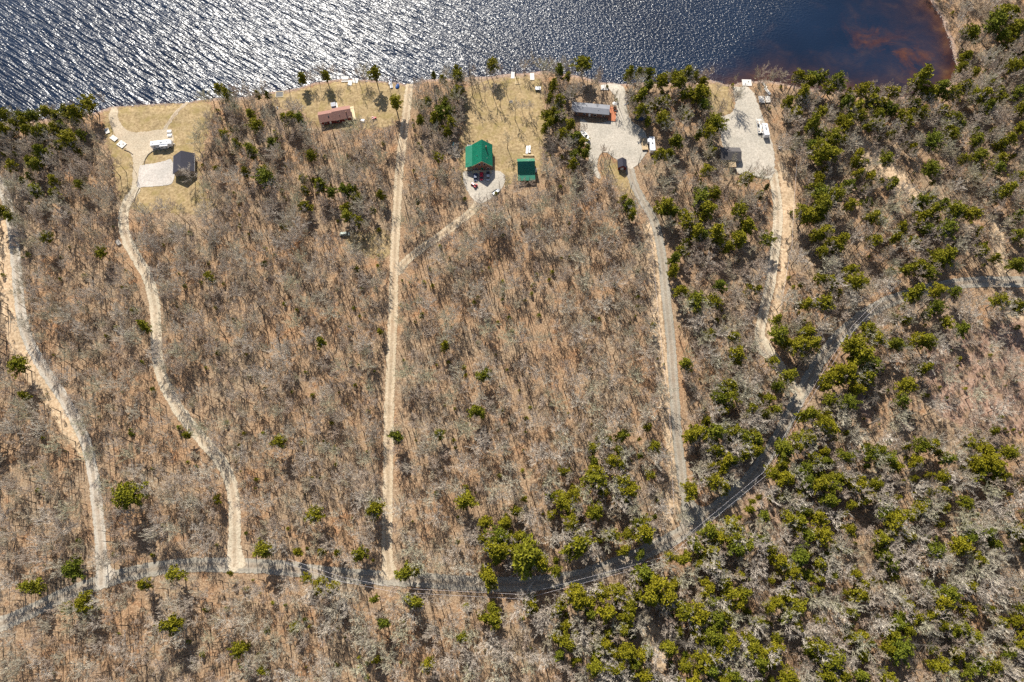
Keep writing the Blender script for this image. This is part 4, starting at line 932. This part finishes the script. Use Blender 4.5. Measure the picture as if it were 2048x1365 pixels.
def car(px, py, rot, label, mat, L=4.7, W=1.85, h=1.5, name='parked_car', cat='car', truck=False, group=None):
    t = thing(name, label, cat, px, py, rot, group); a, b = L / 2, W / 2
    def pr(x, w, z0, z1): return [(x, -w, z0), (x, w, z0), (x, w, z1 - .12), (x, w - .15, z1), (x, -w + .15, z1), (x, -w, z1 - .12)]
    MB().loft([pr(-a, b - .12, .4, .78), pr(-a + .25, b, .3, .92), pr(-.6, b, .28, .95), pr(a - 1.2, b, .28, .92), pr(a - .3, b - .05, .3, .82), pr(a, b - .2, .4, .65)]).build('body', mat, t)
    x0, x1 = (-.3, 1.3) if truck else (-a + .7, a - 1.3)
    MB().loft([[(x0 - .3, -b + .12, .93), (x0 - .3, b - .12, .93), (x1 + .55, b - .12, .93), (x1 + .55, -b + .12, .93)], [(x0, -b + .28, h - .03), (x0, b - .28, h - .03), (x1 - .1, b - .28, h - .03), (x1 - .1, -b + .28, h - .03)]]).build('glasshouse', 'glass', t)
    MB().loft([[(x0 - .02, -b + .27, h - .03), (x0 - .02, b - .27, h - .03), (x1 - .08, b - .27, h - .03), (x1 - .08, -b + .27, h - .03)], [(x0 + .05, -b + .33, h + .03), (x0 + .05, b - .33, h + .03), (x1 - .15, b - .33, h + .03), (x1 - .15, -b + .33, h + .03)]]).build('roof', mat, t)
    if truck: box(-a + .15, x0 - .4, -b + .15, b - .15, .93, .96).build('bed_liner', 'dgrey', t); box(-a + .05, -a + .14, -b + .05, b - .05, .93, 1.2).build('tailgate', mat, t); [box(-a + .14, x0 - .35, q * b - .06 if q > 0 else -b, b if q > 0 else -b + .06, .93, 1.2).build('bed_side', mat, t) for q in (-1, 1)]
    for x in (-a + .85, a - .9):
        for q in (-1, 1):
            w = MB().wheel(x, q * (b - .1), .34, .22).build('wheel', 'black', t); MB().wheel(x, q * (b + .005), .34, .03).build('hub', 'silver', w) if False else None
    for q in (-1, 1):
        box(a - .12, a + .01, q * .55 - .18, q * .55 + .18, .58, .70).build('headlight', 'white', t); box(-a - .01, -a + .1, q * .65 - .12, q * .65 + .12, .6, .75).build('tail_light', 'red', t)
        box(.55, .7, q * (b + .08) - .08, q * (b + .08) + .08, .95, 1.08).build('mirror', mat, t)
    return t
car(951.2, 358, -88, 'dark blue car parked leftmost in the shade of the green-roofed house', 'dblue')
car(963.3, 356, -90, 'dark red car parked in the middle in the shade of the green-roofed house', 'red')
car(976.3, 356, -90, 'silver pickup parked rightmost in the shade of the green-roofed house', 'silver', 5.3, 1.95, 1.75, 'pickup_truck', 'pickup truck', True)
car(690.5, 471, 3, 'pale green car parked alone in the yellow forest opening', 'sage', 4.8, 1.9, 1.65)
def tractor(px, py, rot, label, mat, sc=1.0):
    t = thing('lawn_tractor', label, 'lawn tractor', px, py, rot); t.scale = (sc,) * 3
    MB().loft([[(.1, -.33, .35), (.1, .33, .35), (.1, .3, .85), (.1, -.3, .85)], [(1.1, -.3, .35), (1.1, .3, .35), (1.05, .24, .75), (1.05, -.24, .75)]]).build('bonnet', mat, t)
    box(-.9, .1, -.4, .4, .35, .5).build('chassis', mat, t); box(-.55, -.1, -.25, .25, .5, .72).build('seat', 'black', t); box(-.62, -.55, -.25, .25, .6, 1.05).build('backrest', 'black', t)
    MB().tube([(.1, 0, .85), (-.05, 0, 1.05)], [.03, .03], 4).build('steering_column', 'dgrey', t); MB().cyl(-.08, 0, 1.05, 1.09, .18, 8).build('steering_wheel', 'dgrey', t)
    for x, r_ in ((-.6, .38), (.8, .24)):
        for q in (-1, 1): MB().wheel(x, q * .48, r_, .24).build('wheel', 'black', t)
    for q in (-1, 1): box(-.95, -.25, q * .48 - .14, q * .48 + .14, .78, .82).build('fender', mat, t)
    return t
tractor(949, 374, 140, 'bright red tractor parked in the sun below the shaded cars', 'red', 1.55)
tractor(749, 240, 10, 'dark red lawn tractor on the grass right of the red-brown cabin', 'red', 1.1)
tractor(1559, 298, 30, 'white and black lawn tractor at the edge of the right gravel yard', 'white', 1.2)
def boat(px, py, rot, L, W, label, mat='white', zb=.7, name='motorboat', trailer=True, engine=True, mat2='offwhite'):
    t = thing(name, label, 'boat', px, py, rot)
    a, b = L / 2, W / 2
    st = [(-a, .82, .35, 0), (-a * .4, 1, .25, 0), (a * .25, .95, .22, .02), (a * .65, .65, .3, .1), (a * .9, .28, .5, .22), (a, .05, .7, .28)]
    def sec(x, w, keel, up, inn=0): w_ = w * b - inn; return [(x, -w_, zb + .75 + up), (x, -w_ * .8, zb + keel * .6), (x, 0, zb + keel * .15), (x, w_ * .8, zb + keel * .6), (x, w_, zb + .75 + up)]
    MB().loft([sec(*q) for q in st]).build('hull', mat, t)
    MB().loft([[(x, -w * b + .12, zb + .77 + up), (x, w * b - .12, zb + .77 + up), (x, w * b - .12, zb + .82 + up), (x, -w * b + .12, zb + .82 + up)] for x, w, k_, up in st[2:5]]).build('foredeck', mat, t)
    box(-a + .35, a * .22, -b * .72, b * .72, zb + .77, zb + .79).build('cockpit_floor', 'grey', t)
    for x in (-a * .55, -a * .05): box(x - .25, x + .25, -b * .6, b * .6, zb + .8, zb + 1.1).build('seat', mat2, t)
    MB().loft([[(a * .22, -b * .7, zb + .82), (a * .34, 0, zb + .82), (a * .22, b * .7, zb + .82), (a * .18, 0, zb + .82)], [(a * .12, -b * .6, zb + 1.25), (a * .22, 0, zb + 1.25), (a * .12, b * .6, zb + 1.25), (a * .1, 0, zb + 1.25)]]).build('windscreen', 'glass', t)
    if engine: MB().loft([[(-a - .5, -.22, zb + .3), (-a, -.22, zb + .3), (-a, .22, zb + .3), (-a - .5, .22, zb + .3)], [(-a - .45, -.18, zb + 1.15), (-a + .02, -.18, zb + 1.15), (-a + .02, .18, zb + 1.15), (-a - .45, .18, zb + 1.15)]]).build('outboard_motor', 'dgrey', t)
    if trailer:
        x = thing('boat_trailer', 'bare metal trailer under the ' + label, 'trailer', px, py, rot)
        fr = MB()
        for q in (-1, 1): fr.tube([(-a + .2, q * b * .75, .5), (a * .55, q * b * .6, .5), (a + .9, 0, .5)], [.06] * 3, 4)
        for xx in (-a * .6, 0, a * .5): fr.box(xx - .05, xx + .05, -b * .7, b * .7, .5, .6)
        fr.build('frame', 'grey', x)
        for q in (-1, 1):
            for xx in (-a * .25,): MB().wheel(xx, q * (b * .9), .32, .2).build('wheel', 'black', x)
    return t
boat(1170.5, 276.5, -57, 7.2, 2.3, 'white motorboat at the gravel edge below the long grey-roofed home')
def pontoon(px, py, rot, L, W, label):
    t = thing('pontoon_boat', label, 'pontoon boat', px, py, rot); a, b = L / 2, W / 2
    for q in (-1, 0, 1): MB().tube([(-a, q * b * .75, .45), (a - .6, q * b * .75, .45), (a, q * b * .75, .6)], [.3, .3, .08], 8, True).build('pontoon', 'silver', t)
    box(-a + .1, a - .4, -b, b, .8, .9).build('deck', 'offwhite', t)
    for q in (-1, 1):
        r_ = MB()
        for k in range(7): x = -a + .3 + k * (L - 1.2) / 6; r_.box(x - .03, x + .03, q * b - .05, q * b + .05, .9, 1.65)
        r_.box(-a + .3, a - .9, q * b - .04, q * b + .04, 1.6, 1.68); r_.build('railing', 'silver', t)
    r_ = MB(); r_.box(a - .95, a - .87, -b, b, 1.6, 1.68); r_.box(-a + .25, -a + .33, -b, b, 1.6, 1.68); r_.build('railing', 'silver', t)
    for x, y, w, d in ((-a * .6, -b * .6, 1.6, .7), (-a * .6, b * .6, 1.6, .7), (a * .45, -b * .6, 1.9, .7), (a * .45, b * .6, 1.9, .7)): box(x - w / 2, x + w / 2, y - d / 2, y + d / 2, .9, 1.35).build('seat', 'tan', t)
    box(-.2, .5, b * .2, b * .85, .9, 1.7).build('helm', 'dgrey', t); box(-a - .55, -a + .05, -.25, .25, .5, 1.5).build('outboard_motor', 'black', t)
    MB().cyl(-.6, b * .5, .9, 1.4, .25, 8).build('helm_seat', 'dgrey', t)
    for q in (-1, 1):
        for x in (-a + .6, a - 1.5): MB().tube([(x, q * b * .95, 1.65), (x + .3, q * b * .7, 2.5)], [.03, .03], 4).build('awning_pole', 'silver', t)
    return t
pontoon(1517.5, 256, 90, 9.4, 2.9, 'grey pontoon boat with open deck and railings beside the white camper trailer')
def floatdock(px, py, rot, L, W, label, dark=None, zt=.45, group=None, mat='offwhite', name='dock_section'):
    t = thing(name, label, 'dock section', px, py, rot, group, z=max(zat(*G(px, py)), .05)); a, b = L / 2, W / 2
    n = max(3, int(W / .42)); st = W / n
    pk = MB()
    for k in range(n): pk.box(-a, a, -b + k * st, -b + (k + 1) * st - .035, zt - .05 + .008 * (k % 3), zt + .012 * (k % 3))
    o = pk.build('decking', mat, t); o['kind'] = 'stuff'
    box(-a + .02, a - .02, -b + .02, b - .02, zt - .3, zt - .06).build('frame', 'wood', t)
    for q in (-1, 1):
        for s_ in (-1, 1): box(q * (a - .5) - .35, q * (a - .5) + .35, s_ * (b - .4) - .3, s_ * (b - .4) + .3, 0, zt - .31).build('float', 'dgrey', t)
    if dark:
        for k in range(dark): MB().cyl(a * .35 * (1 if k else -1), b * (.3 if k else -.45), zt + .03, zt + .3, .22, 8).build('mooring_post', 'dgrey', t)
    return t
floatdock(216.5, 265, -62, 3.4, 2.1, 'white dock section lying ashore, topmost of three by the left gravel yard', 1)
floatdock(230, 279.5, -36, 3.9, 2.5, 'white dock section lying ashore, middle of three by the left gravel yard')
floatdock(245.5, 291.5, -35, 4.2, 3.4, 'white dock section lying ashore, lowest and largest of three by the left gravel yard', 2)
floatdock(691, 157.5, 2, 3.5, 2.2, 'pale dock section at the shore above the red-brown cabin')
floatdock(691, 165, 2, 4.0, .8, 'narrow weathered walkway plank section just below the pale shore dock')
floatdock(711, 163, -8, 3.2, 3.2, 'square grey dock section right of the pale shore dock')
floatdock(701, 168.5, -5, 2.2, 3.4, 'grey walkway section joining the two shore docks above the cabin')
floatdock(1025.6, 152.5, 88, 4.4, 1.9, 'upright white dock section at the shore, left of the open timber frame')
floatdock(1064.2, 156, 91, 4.7, 2.3, 'upright white dock section at the shore, right of the open timber frame')
floatdock(1209, 178.5, -3, 4.0, 3.1, 'square white dock section on gravel beside the big pine', 1)
floatdock(1492.7, 168, -2, 5.0, 4.3, 'large white dock float at the foot of the right gravel yard', 2, .7)
floatdock(1521.3, 203, 90, 4.6, 3.0, 'white dock section left of its twin above the pontoon boat', 1, .6)
floatdock(1534, 202.5, 90, 4.3, 2.7, 'white dock section right of its twin above the pontoon boat', 0, .6)
floatdock(1533.5, 186, -66, 5.0, 1.6, 'narrow pale gangway lying toward the water above the twin dock sections')
floatdock(1527.5, 172.5, -64, 4.0, 1.2, 'thin weathered gangway piece nearest the water by the twin dock sections')
floatdock(1288, 292, 92, 7.2, 3.0, 'long tan flatbed of boards left of the white camper trailer', 2, .9, None, 'wood')
floatdock(1053.8, 304, 86, 4.8, 1.1, 'narrow white dock plank section above the green-roofed shed, left one', 0, .6, None, 'white')
floatdock(1058.9, 303, 88, 4.4, 1.0, 'narrow white dock plank section above the green-roofed shed, right one', 1, .6, None, 'white')
t = thing('timber_frame', 'empty rectangular frame of pale timber lying between two white docks', 'frame', 1035.4, 164, 90)
for q in (-1, 1): box(-2.4, 2.4, q * 1.2 - .1, q * 1.2 + .1, .1, .3).build('beam', 'cream', t); box(q * 2.3 - .1, q * 2.3 + .1, -1.1, 1.1, .1, .3).build('beam', 'cream', t)
t = thing('hot_tub', 'white-topped tub in the middle lawn right of the timber frame', 'hot tub', 1075.8, 181, 0)
box(-1.4, 1.4, -1.0, 1.0, 0, .9).build('tub', 'dgrey', t); box(-1.5, 1.5, -1.1, 1.1, .9, 1.02).build('cover', 'white', t)
t = thing('timber_beam', 'long pale timber beam across the grass above the green-roofed shed', 'beam', 1057, 315, -2)
box(-2.9, 2.9, -.22, .22, .5, .8).build('beam', 'cream', t); box(-2.5, -2.2, -.2, .2, 0, .5).build('foot', 'brown', t); box(2.2, 2.5, -.2, .2, 0, .5).build('foot', 'brown', t)
t = thing('raft', 'square raft with black mat in a pale frame on the shore lawn', 'raft', 560, 191.5, 4)
box(-1.9, 1.9, -1.7, 1.7, .3, .42).build('mat', 'black', t)
for q in (-1, 1): box(-2.1, 2.1, q * 1.8 - .12, q * 1.8 + .12, .2, .5).build('frame_rail', 'cream', t); box(q * 2.0 - .12, q * 2.0 + .12, -1.66, 1.66, .2, .5).build('frame_rail', 'cream', t)
for q in (-1, 1): box(q * 1.5 - .3, q * 1.5 + .3, -1.4, 1.4, 0, .29).build('float', 'dgrey', t)
def utility(px, py, rot, label):
    t = thing('utility_trailer', label, 'trailer', px, py, rot)
    box(-1.7, 1.7, -.9, .9, .5, .58).build('bed', 'white', t)
    for q in (-1, 1): box(-1.7, 1.7, q * .95 - .04, q * .95 + .04, .5, .95).build('side_rail', 'dgrey', t); MB().wheel(-.3, q * 1.12, .33, .2).build('wheel', 'black', t)
    MB().loft([[(1.72, -.85, .5), (1.72, .85, .5), (2.9, .85, .1), (2.9, -.85, .1)], [(1.72, -.85, .56), (1.72, .85, .56), (2.9, .85, .16), (2.9, -.85, .16)]]).build('ramp', 'grey', t)
    MB().tube([(-1.7, 0, .5), (-3.0, 0, .5)], [.06, .06], 4).build('drawbar', 'dgrey', t)
utility(990.5, 388, 38, 'white-bedded utility trailer below the green-roofed house yard')
def jetski(px, py, rot, label, m1, m2):
    t = thing('jet_ski', label, 'jet ski', px, py, rot); t.scale = (1.25,) * 3
    MB().loft([[(x, -w, z), (x, -w * .6, .25), (x, w * .6, .25), (x, w, z), (x, w * .5, z + .2), (x, -w * .5, z + .2)] for x, w, z in ((-1.5, .5, .55), (-.5, .58, .55), (.7, .5, .6), (1.3, .25, .68), (1.5, .08, .72))]).build('hull', m1, t)
    MB().loft([[(x, -.2, .72), (x, .2, .72), (x, .16, h_), (x, -.16, h_)] for x, h_ in ((-1.2, .95), (-.2, 1.0), (.1, .95))]).build('seat', 'dgrey', t)
    MB().loft([[(.15, -.28, .75), (.15, .28, .75), (.15, .12, 1.15), (.15, -.12, 1.15)], [(1.1, -.2, .8), (1.1, .2, .8), (1.0, .1, .88), (1.0, -.1, .88)]]).build('cowl', m2, t)
    box(.12, .2, -.42, .42, 1.14, 1.2).build('handlebar', 'black', t); box(-1.3, 1.0, -.35, .35, .1, .2).build('cradle', 'grey', t)
jetski(781.5, 166, 80, 'white and blue jet ski ashore, upper one beside the dark round-covered craft', 'white', 'blue')
jetski(783.0, 174, 100, 'white jet ski ashore, lower one beside the dark round-covered craft', 'white', 'dblue')
t = thing('covered_boat', 'small boat under a rounded blue cover beside the jet skis', 'boat', 795.5, 175, 80)
MB().loft([[(x, w * math.cos(a_), .25 + (h_) * max(0, math.sin(a_))) for a_ in [math.pi * k / 6 for k in range(7)]] for x, w, h_ in ((-1.6, .75, .5), (-.8, 1.05, .8), (.4, 1.05, .9), (1.3, .6, .7), (1.7, .1, .4))]).build('cover', 'blue', t)
box(-1.5, 1.2, -.5, .5, 0, .24).build('cradle', 'grey', t)
def kayak(px, py, rot, label, mat):
    t = thing('kayak', label, 'kayak', px, py, rot)
    MB().loft([[(x, -w, .25), (x, -w * .6, .03), (x, w * .6, .03), (x, w, .25), (x, 0, .34)] for x, w in ((-1.9, .04), (-1.2, .28), (0, .38), (1.2, .28), (1.9, .04))]).build('hull', mat, t)
    MB().cyl(-.1, 0, .30, .37, .26, 10).build('cockpit', 'black', t)
kayak(906, 292, 80, 'turquoise kayak on the leaves left of the green-roofed house', 'cyan')
kayak(909, 301, 96, 'dark blue kayak on the leaves left of the green-roofed house', 'blue')
kayak(1253, 211, 30, 'dark blue kayak at the wood edge right of the orange deck', 'dblue')
t = thing('covered_boat', 'boat under a dark blue tarp shaded by trees right of the orange deck', 'boat', 1279, 241, -8)
MB().loft([[(x, w * math.cos(a_), .35 + h_ * max(0, math.sin(a_))) for a_ in [math.pi * k / 6 for k in range(7)]] for x, w, h_ in ((-2.8, 1.0, .8), (-1, 1.2, 1.2), (1.2, 1.1, 1.1), (2.4, .6, .8), (3.0, .1, .5))]).build('cover', 'dblue', t); box(-2.4, 2.0, -.6, .6, 0, .34).build('trailer_frame', 'grey', t)
for px, py, lb in ((340.6, 266.5, 'white picnic table behind the long camper trailer, upper one'), (341.6, 274, 'white picnic table behind the long camper trailer, lower one'), (726, 245, 'white picnic table on the grass between cabin and lawn tractor')):
    t = thing('picnic_table', lb, 'picnic table', px, py, 4)
    box(-1.1, 1.1, -.4, .4, .7, .76).build('tabletop', 'white', t)
    for q in (-1, 1): box(-1.1, 1.1, q * .75 - .14, q * .75 + .14, .42, .47).build('bench', 'white', t); box(q * .8 - .05, q * .8 + .05, -.75, .75, .3, .4).build('crossbar', 'wood', t); box(q * .8 - .05, q * .8 + .05, -.3, .3, 0, .7).build('leg', 'wood', t)
t = thing('beach_chair', 'small white chair on the shore grass left of the cabin', 'chair', 556, 219, 30)
box(-.35, .35, -.4, .4, .3, .38).build('seat', 'white', t); box(-.35, .35, .36, .44, .38, 1.0).build('backrest', 'white', t)
for q in (-1, 1): box(q * .3 - .03, q * .3 + .03, -.35, .35, 0, .3).build('leg', 'white', t)
t = thing('fire_ring', 'small stone fire ring on the middle lawn', 'fire ring', 1022, 206, 0)
for k in range(9): a_ = 6.283 * k / 9; MB().cyl(.8 * math.cos(a_), .8 * math.sin(a_), 0, .3, .25, 6, .18).build('stone', 'stone', t)
MB().cyl(0, 0, 0, .06, .6, 9).build('ash', 'black', t)
def logs(px, py, rot, L, label, mat='birch', r_=.17):
    t = thing('fallen_log', label, 'log', px, py, rot); MB().tube([(-L / 2, 0, r_), (0, .2, r_ * 1.1), (L / 2, 0, r_)], [r_, r_ * .8, r_ * .4], 6, True).build('log', mat, t)
    MB().tube([(L * .1, 0, r_), (L * .25, .9, .5)], [.06, .02], 3).build('branch', mat, t)
for a in ((140,1058,32,9,'pale fallen log crossing the leaves left of the leftmost drive'),(1328,818,-4,6,'pale fallen log reaching onto the verge of the long grey drive'),(1692,925,28,11,'long pale fallen log in the wood right of the power line'),(1715,1005,-50,8,'pale fallen log in the wood at the right of the power line curve'),(1845,388,-25,8,'pale fallen log at the lower end of the sandy clearing'),(1660,1010,60,7,'pale fallen log between dark pines right of the fork'),(1555,985,-20,6,'short pale fallen log by the power line above the fork'),(1830,770,40,8,'pale fallen log at the edge of the reddish cutover'),(1900,820,-35,7,'pale fallen log below the reddish cutover'),(1030,1150,20,5,'pale fallen log by the road bend at the bottom')): logs(*a)
t = thing('wood_pile', 'heap of cut pale wood by the first curve of the winding drive', 'wood pile', 240, 489, -50)
for k in range(14): MB().tube([(-1.5 + rng.uniform(-.3, .3), (k % 5) * .35 - .7, .16 + .28 * (k // 5)), (1.4, (k % 5) * .35 - .7, .16 + .28 * (k // 5))], [.15, .15], 6, True).build('log', 'birch', t)
# edging timbers by the left yard
def edging(pts, label):
    x, y = G(*pts[0]); o = bpy.data.objects.new('edging', None); COL.objects.link(o); o.location = (x, y, zat(x, y)); tag(o, label, 'edging')
    W_ = [G(*p_) for p_ in pts]
    for a_, b_ in zip(W_[:-1], W_[1:]): MB().tube([(a_[0] - x, a_[1] - y, .16), (b_[0] - x, b_[1] - y, .16)], [.22, .2], 6, True).build('timber', 'pole', o)
edging([(307,305),(298,312),(292,322),(290,333)], 'curved row of dark edging timbers below the long camper trailer')
edging([(250,302),(260,306),(268,312)], 'short row of dark edging timbers below the lowest white dock section')
edging([(281,379),(275,392),(271,405)], 'row of dark edging timbers below the grey stone apron')
edging([(1474,350),(1490,353),(1510,355),(1528,358)], 'low row of dark edging timbers along the foot of the right gravel yard')

# ------------------------------------------------------------------ poles and wires
def upole(px, py, label, hh=8.0, arm=0.0, at_top=False):
    x, y = G(px, py, hh if at_top else 0.0); t = bpy.data.objects.new('utility_pole', None); COL.objects.link(t); t.location = (x, y, zat(x, y)); t.rotation_euler = (0, 0, arm); tag(t, label, 'utility pole', 'utility poles')
    MB().cyl(0, 0, -.1, hh, .17, 8, .11).build('pole', 'pole', t)
    box(-.9, .9, -.07, .07, hh - .75, hh - .6).build('crossarm', 'pole', t)
    for q in (-.8, 0, .8): MB().cyl(q, 0, hh - .6 if q else hh, hh - .42 if q else hh + .18, .05, 6).build('insulator', 'white', t)
    return (x, y, zat(x, y) + hh)
def wire(A, B, label, off=(0, 0), sag=.7, dz=0.0):
    o = bpy.data.objects.new('power_wire', None); A = Vector(A) + Vector((off[0], off[1], dz)); B = Vector(B) + Vector((off[0], off[1], dz))
    pts = [A.lerp(B, k / 8) - A - Vector((0, 0, sag * 4 * (k / 8) * (1 - k / 8))) for k in range(9)]
    w = MB().tube(pts, [.03] * 9, 4).build('power_wire', 'wire'); w.location = A; tag(w, label, 'wire', 'wires strung between the poles')
MAIN = [(573,1122,'where the road passes the first dark shadow'),(683,1159,'right of the winding drive, where the wire crosses the road'),(795,1181,'just below the foot of the two-track lane'),(1046,1194,'below the road bend at the bottom'),(1325,1120,'below the road, left of the fork'),(1420,1039,'at the fork of the long grey drive'),(1530,948,'along the road between the fork and the dark pines'),(1608,812,'at the road curve beside the pale road patch'),(1706,656,'in the gap above the big pine clump'),(1800,560,'above the east stretch of the road')]
tops = []
for i, (px, py, w) in enumerate(MAIN):
    tops.append(upole(px, py, 'wooden utility pole ' + w, 8.0, R([0, -10, -5, 0, 25, 45, 55, 60, 50, 45][i]), True))
SP = ['from the first shadow to the road crossing', 'from the road crossing to the two-track lane', 'below the road from the two-track lane to the bottom bend', 'from the bottom bend to the pole left of the fork', 'into the fork of the long grey drive', 'from the fork to the dark pines', 'along the road beside the dark pines', 'past the big pine clump', 'to the east stretch of the road']
for i in range(len(tops) - 1):
    d = Vector(tops[i + 1]) - Vector(tops[i]); n_ = Vector((-d.y, d.x)).normalized() * .8
    wire(tops[i], tops[i + 1], 'upper pale power wire ' + SP[i], (n_.x, n_.y), dz=-.4); wire(tops[i], tops[i + 1], 'lower pale power wire ' + SP[i], (-n_.x, -n_.y), dz=-.4)
SIDE = [(1340,1021,'on the verge just above the fork'),(1332,842,'on the verge of the long grey drive beside the fallen log'),(1309,633,'on the verge midway up the long grey drive'),(1295,466,'on the verge near the top of the long grey drive'),(1260,384,'on the dry grass below the little dark-roofed shed'),(1572,505,'right of the rightmost drive where it narrows'),(1551,622,'right of the rightmost drive below its narrow middle'),(1537,690,'beside the lower end of the rightmost drive'),(1583,338,'right of the rightmost gravel drive top, by the trees'),(1521,368,'below the right gravel yard'),(187,1150,'left of the foot of the leftmost drive'),(218,1132,'at the right corner of the leftmost drive mouth'),(170,925,'left of the leftmost drive by the bare verge')]
st_ = [upole(px, py, 'wooden utility pole ' + w, 7.0, R(80)) for px, py, w in SIDE]
for i in range(4): wire(st_[i], st_[i + 1], 'thin service wire beside the long grey drive ' + ['from the fork', 'past the fallen log', 'in its upper half', 'up to the little shed'][i], sag=.5, dz=-.1)
wire(st_[5], st_[6], 'thin service wire beside the rightmost drive, upper span', dz=-.1); wire(st_[6], st_[7], 'thin service wire beside the rightmost drive, lower span', dz=-.1)
wire(st_[8], st_[5], 'thin service wire right of the rightmost drive, topmost span', dz=-.1)

# ------------------------------------------------------------------ shore stones
sm = MB(); L_ = shore; cnt = 0
seg = [(L_[i], L_[i + 1]) for i in range(len(L_) - 1)]
for a_, b_ in seg:
    n_ = int(np.hypot(*(b_ - a_)) * 2.2)
    for _ in range(n_):
        u = rng.random(); x, y = a_ * (1 - u) + b_ * u; x += rng.gauss(0, .9); y += rng.gauss(0, .9)
        if abs(x) > 320: continue
        s_ = rng.uniform(.12, .42); z = zat(x, y); k0 = len(sm.v); rr = [s_ * rng.uniform(.7, 1.2) for _ in range(6)]
        sm.v += [(x + rr[0], y, z + .05), (x, y + rr[1], z + .05), (x - rr[2], y, z + .05), (x, y - rr[3], z + .05), (x, y, z + rr[4] * .8), (x, y, z - .2)]
        sm.f += [(k0, k0 + 1, k0 + 4), (k0 + 1, k0 + 2, k0 + 4), (k0 + 2, k0 + 3, k0 + 4), (k0 + 3, k0, k0 + 4)]
tag(sm.build('shore_stones', 'stone'), 'stones along the waterline', kind='stuff')
for k, (px, py) in enumerate(((1251, 199), (1254, 204), (1252, 195), (1257, 201))):
    t = thing('boulder', 'pale lichened boulder at the wood edge above the orange deck, ' + ['left', 'lowest', 'topmost', 'right'][k] + ' one', 'boulder', px, py, 40 * k)
    MB().loft([[(s * math.cos(6.28 * j / 7) * (1 + .2 * ((j * 3 + k) % 3)), s * math.sin(6.28 * j / 7), z) for j in range(7)] for s, z in ((.75, -.1), (.85, .35), (.6, .75), (.2, .95))]).build('stone', 'stone', t)
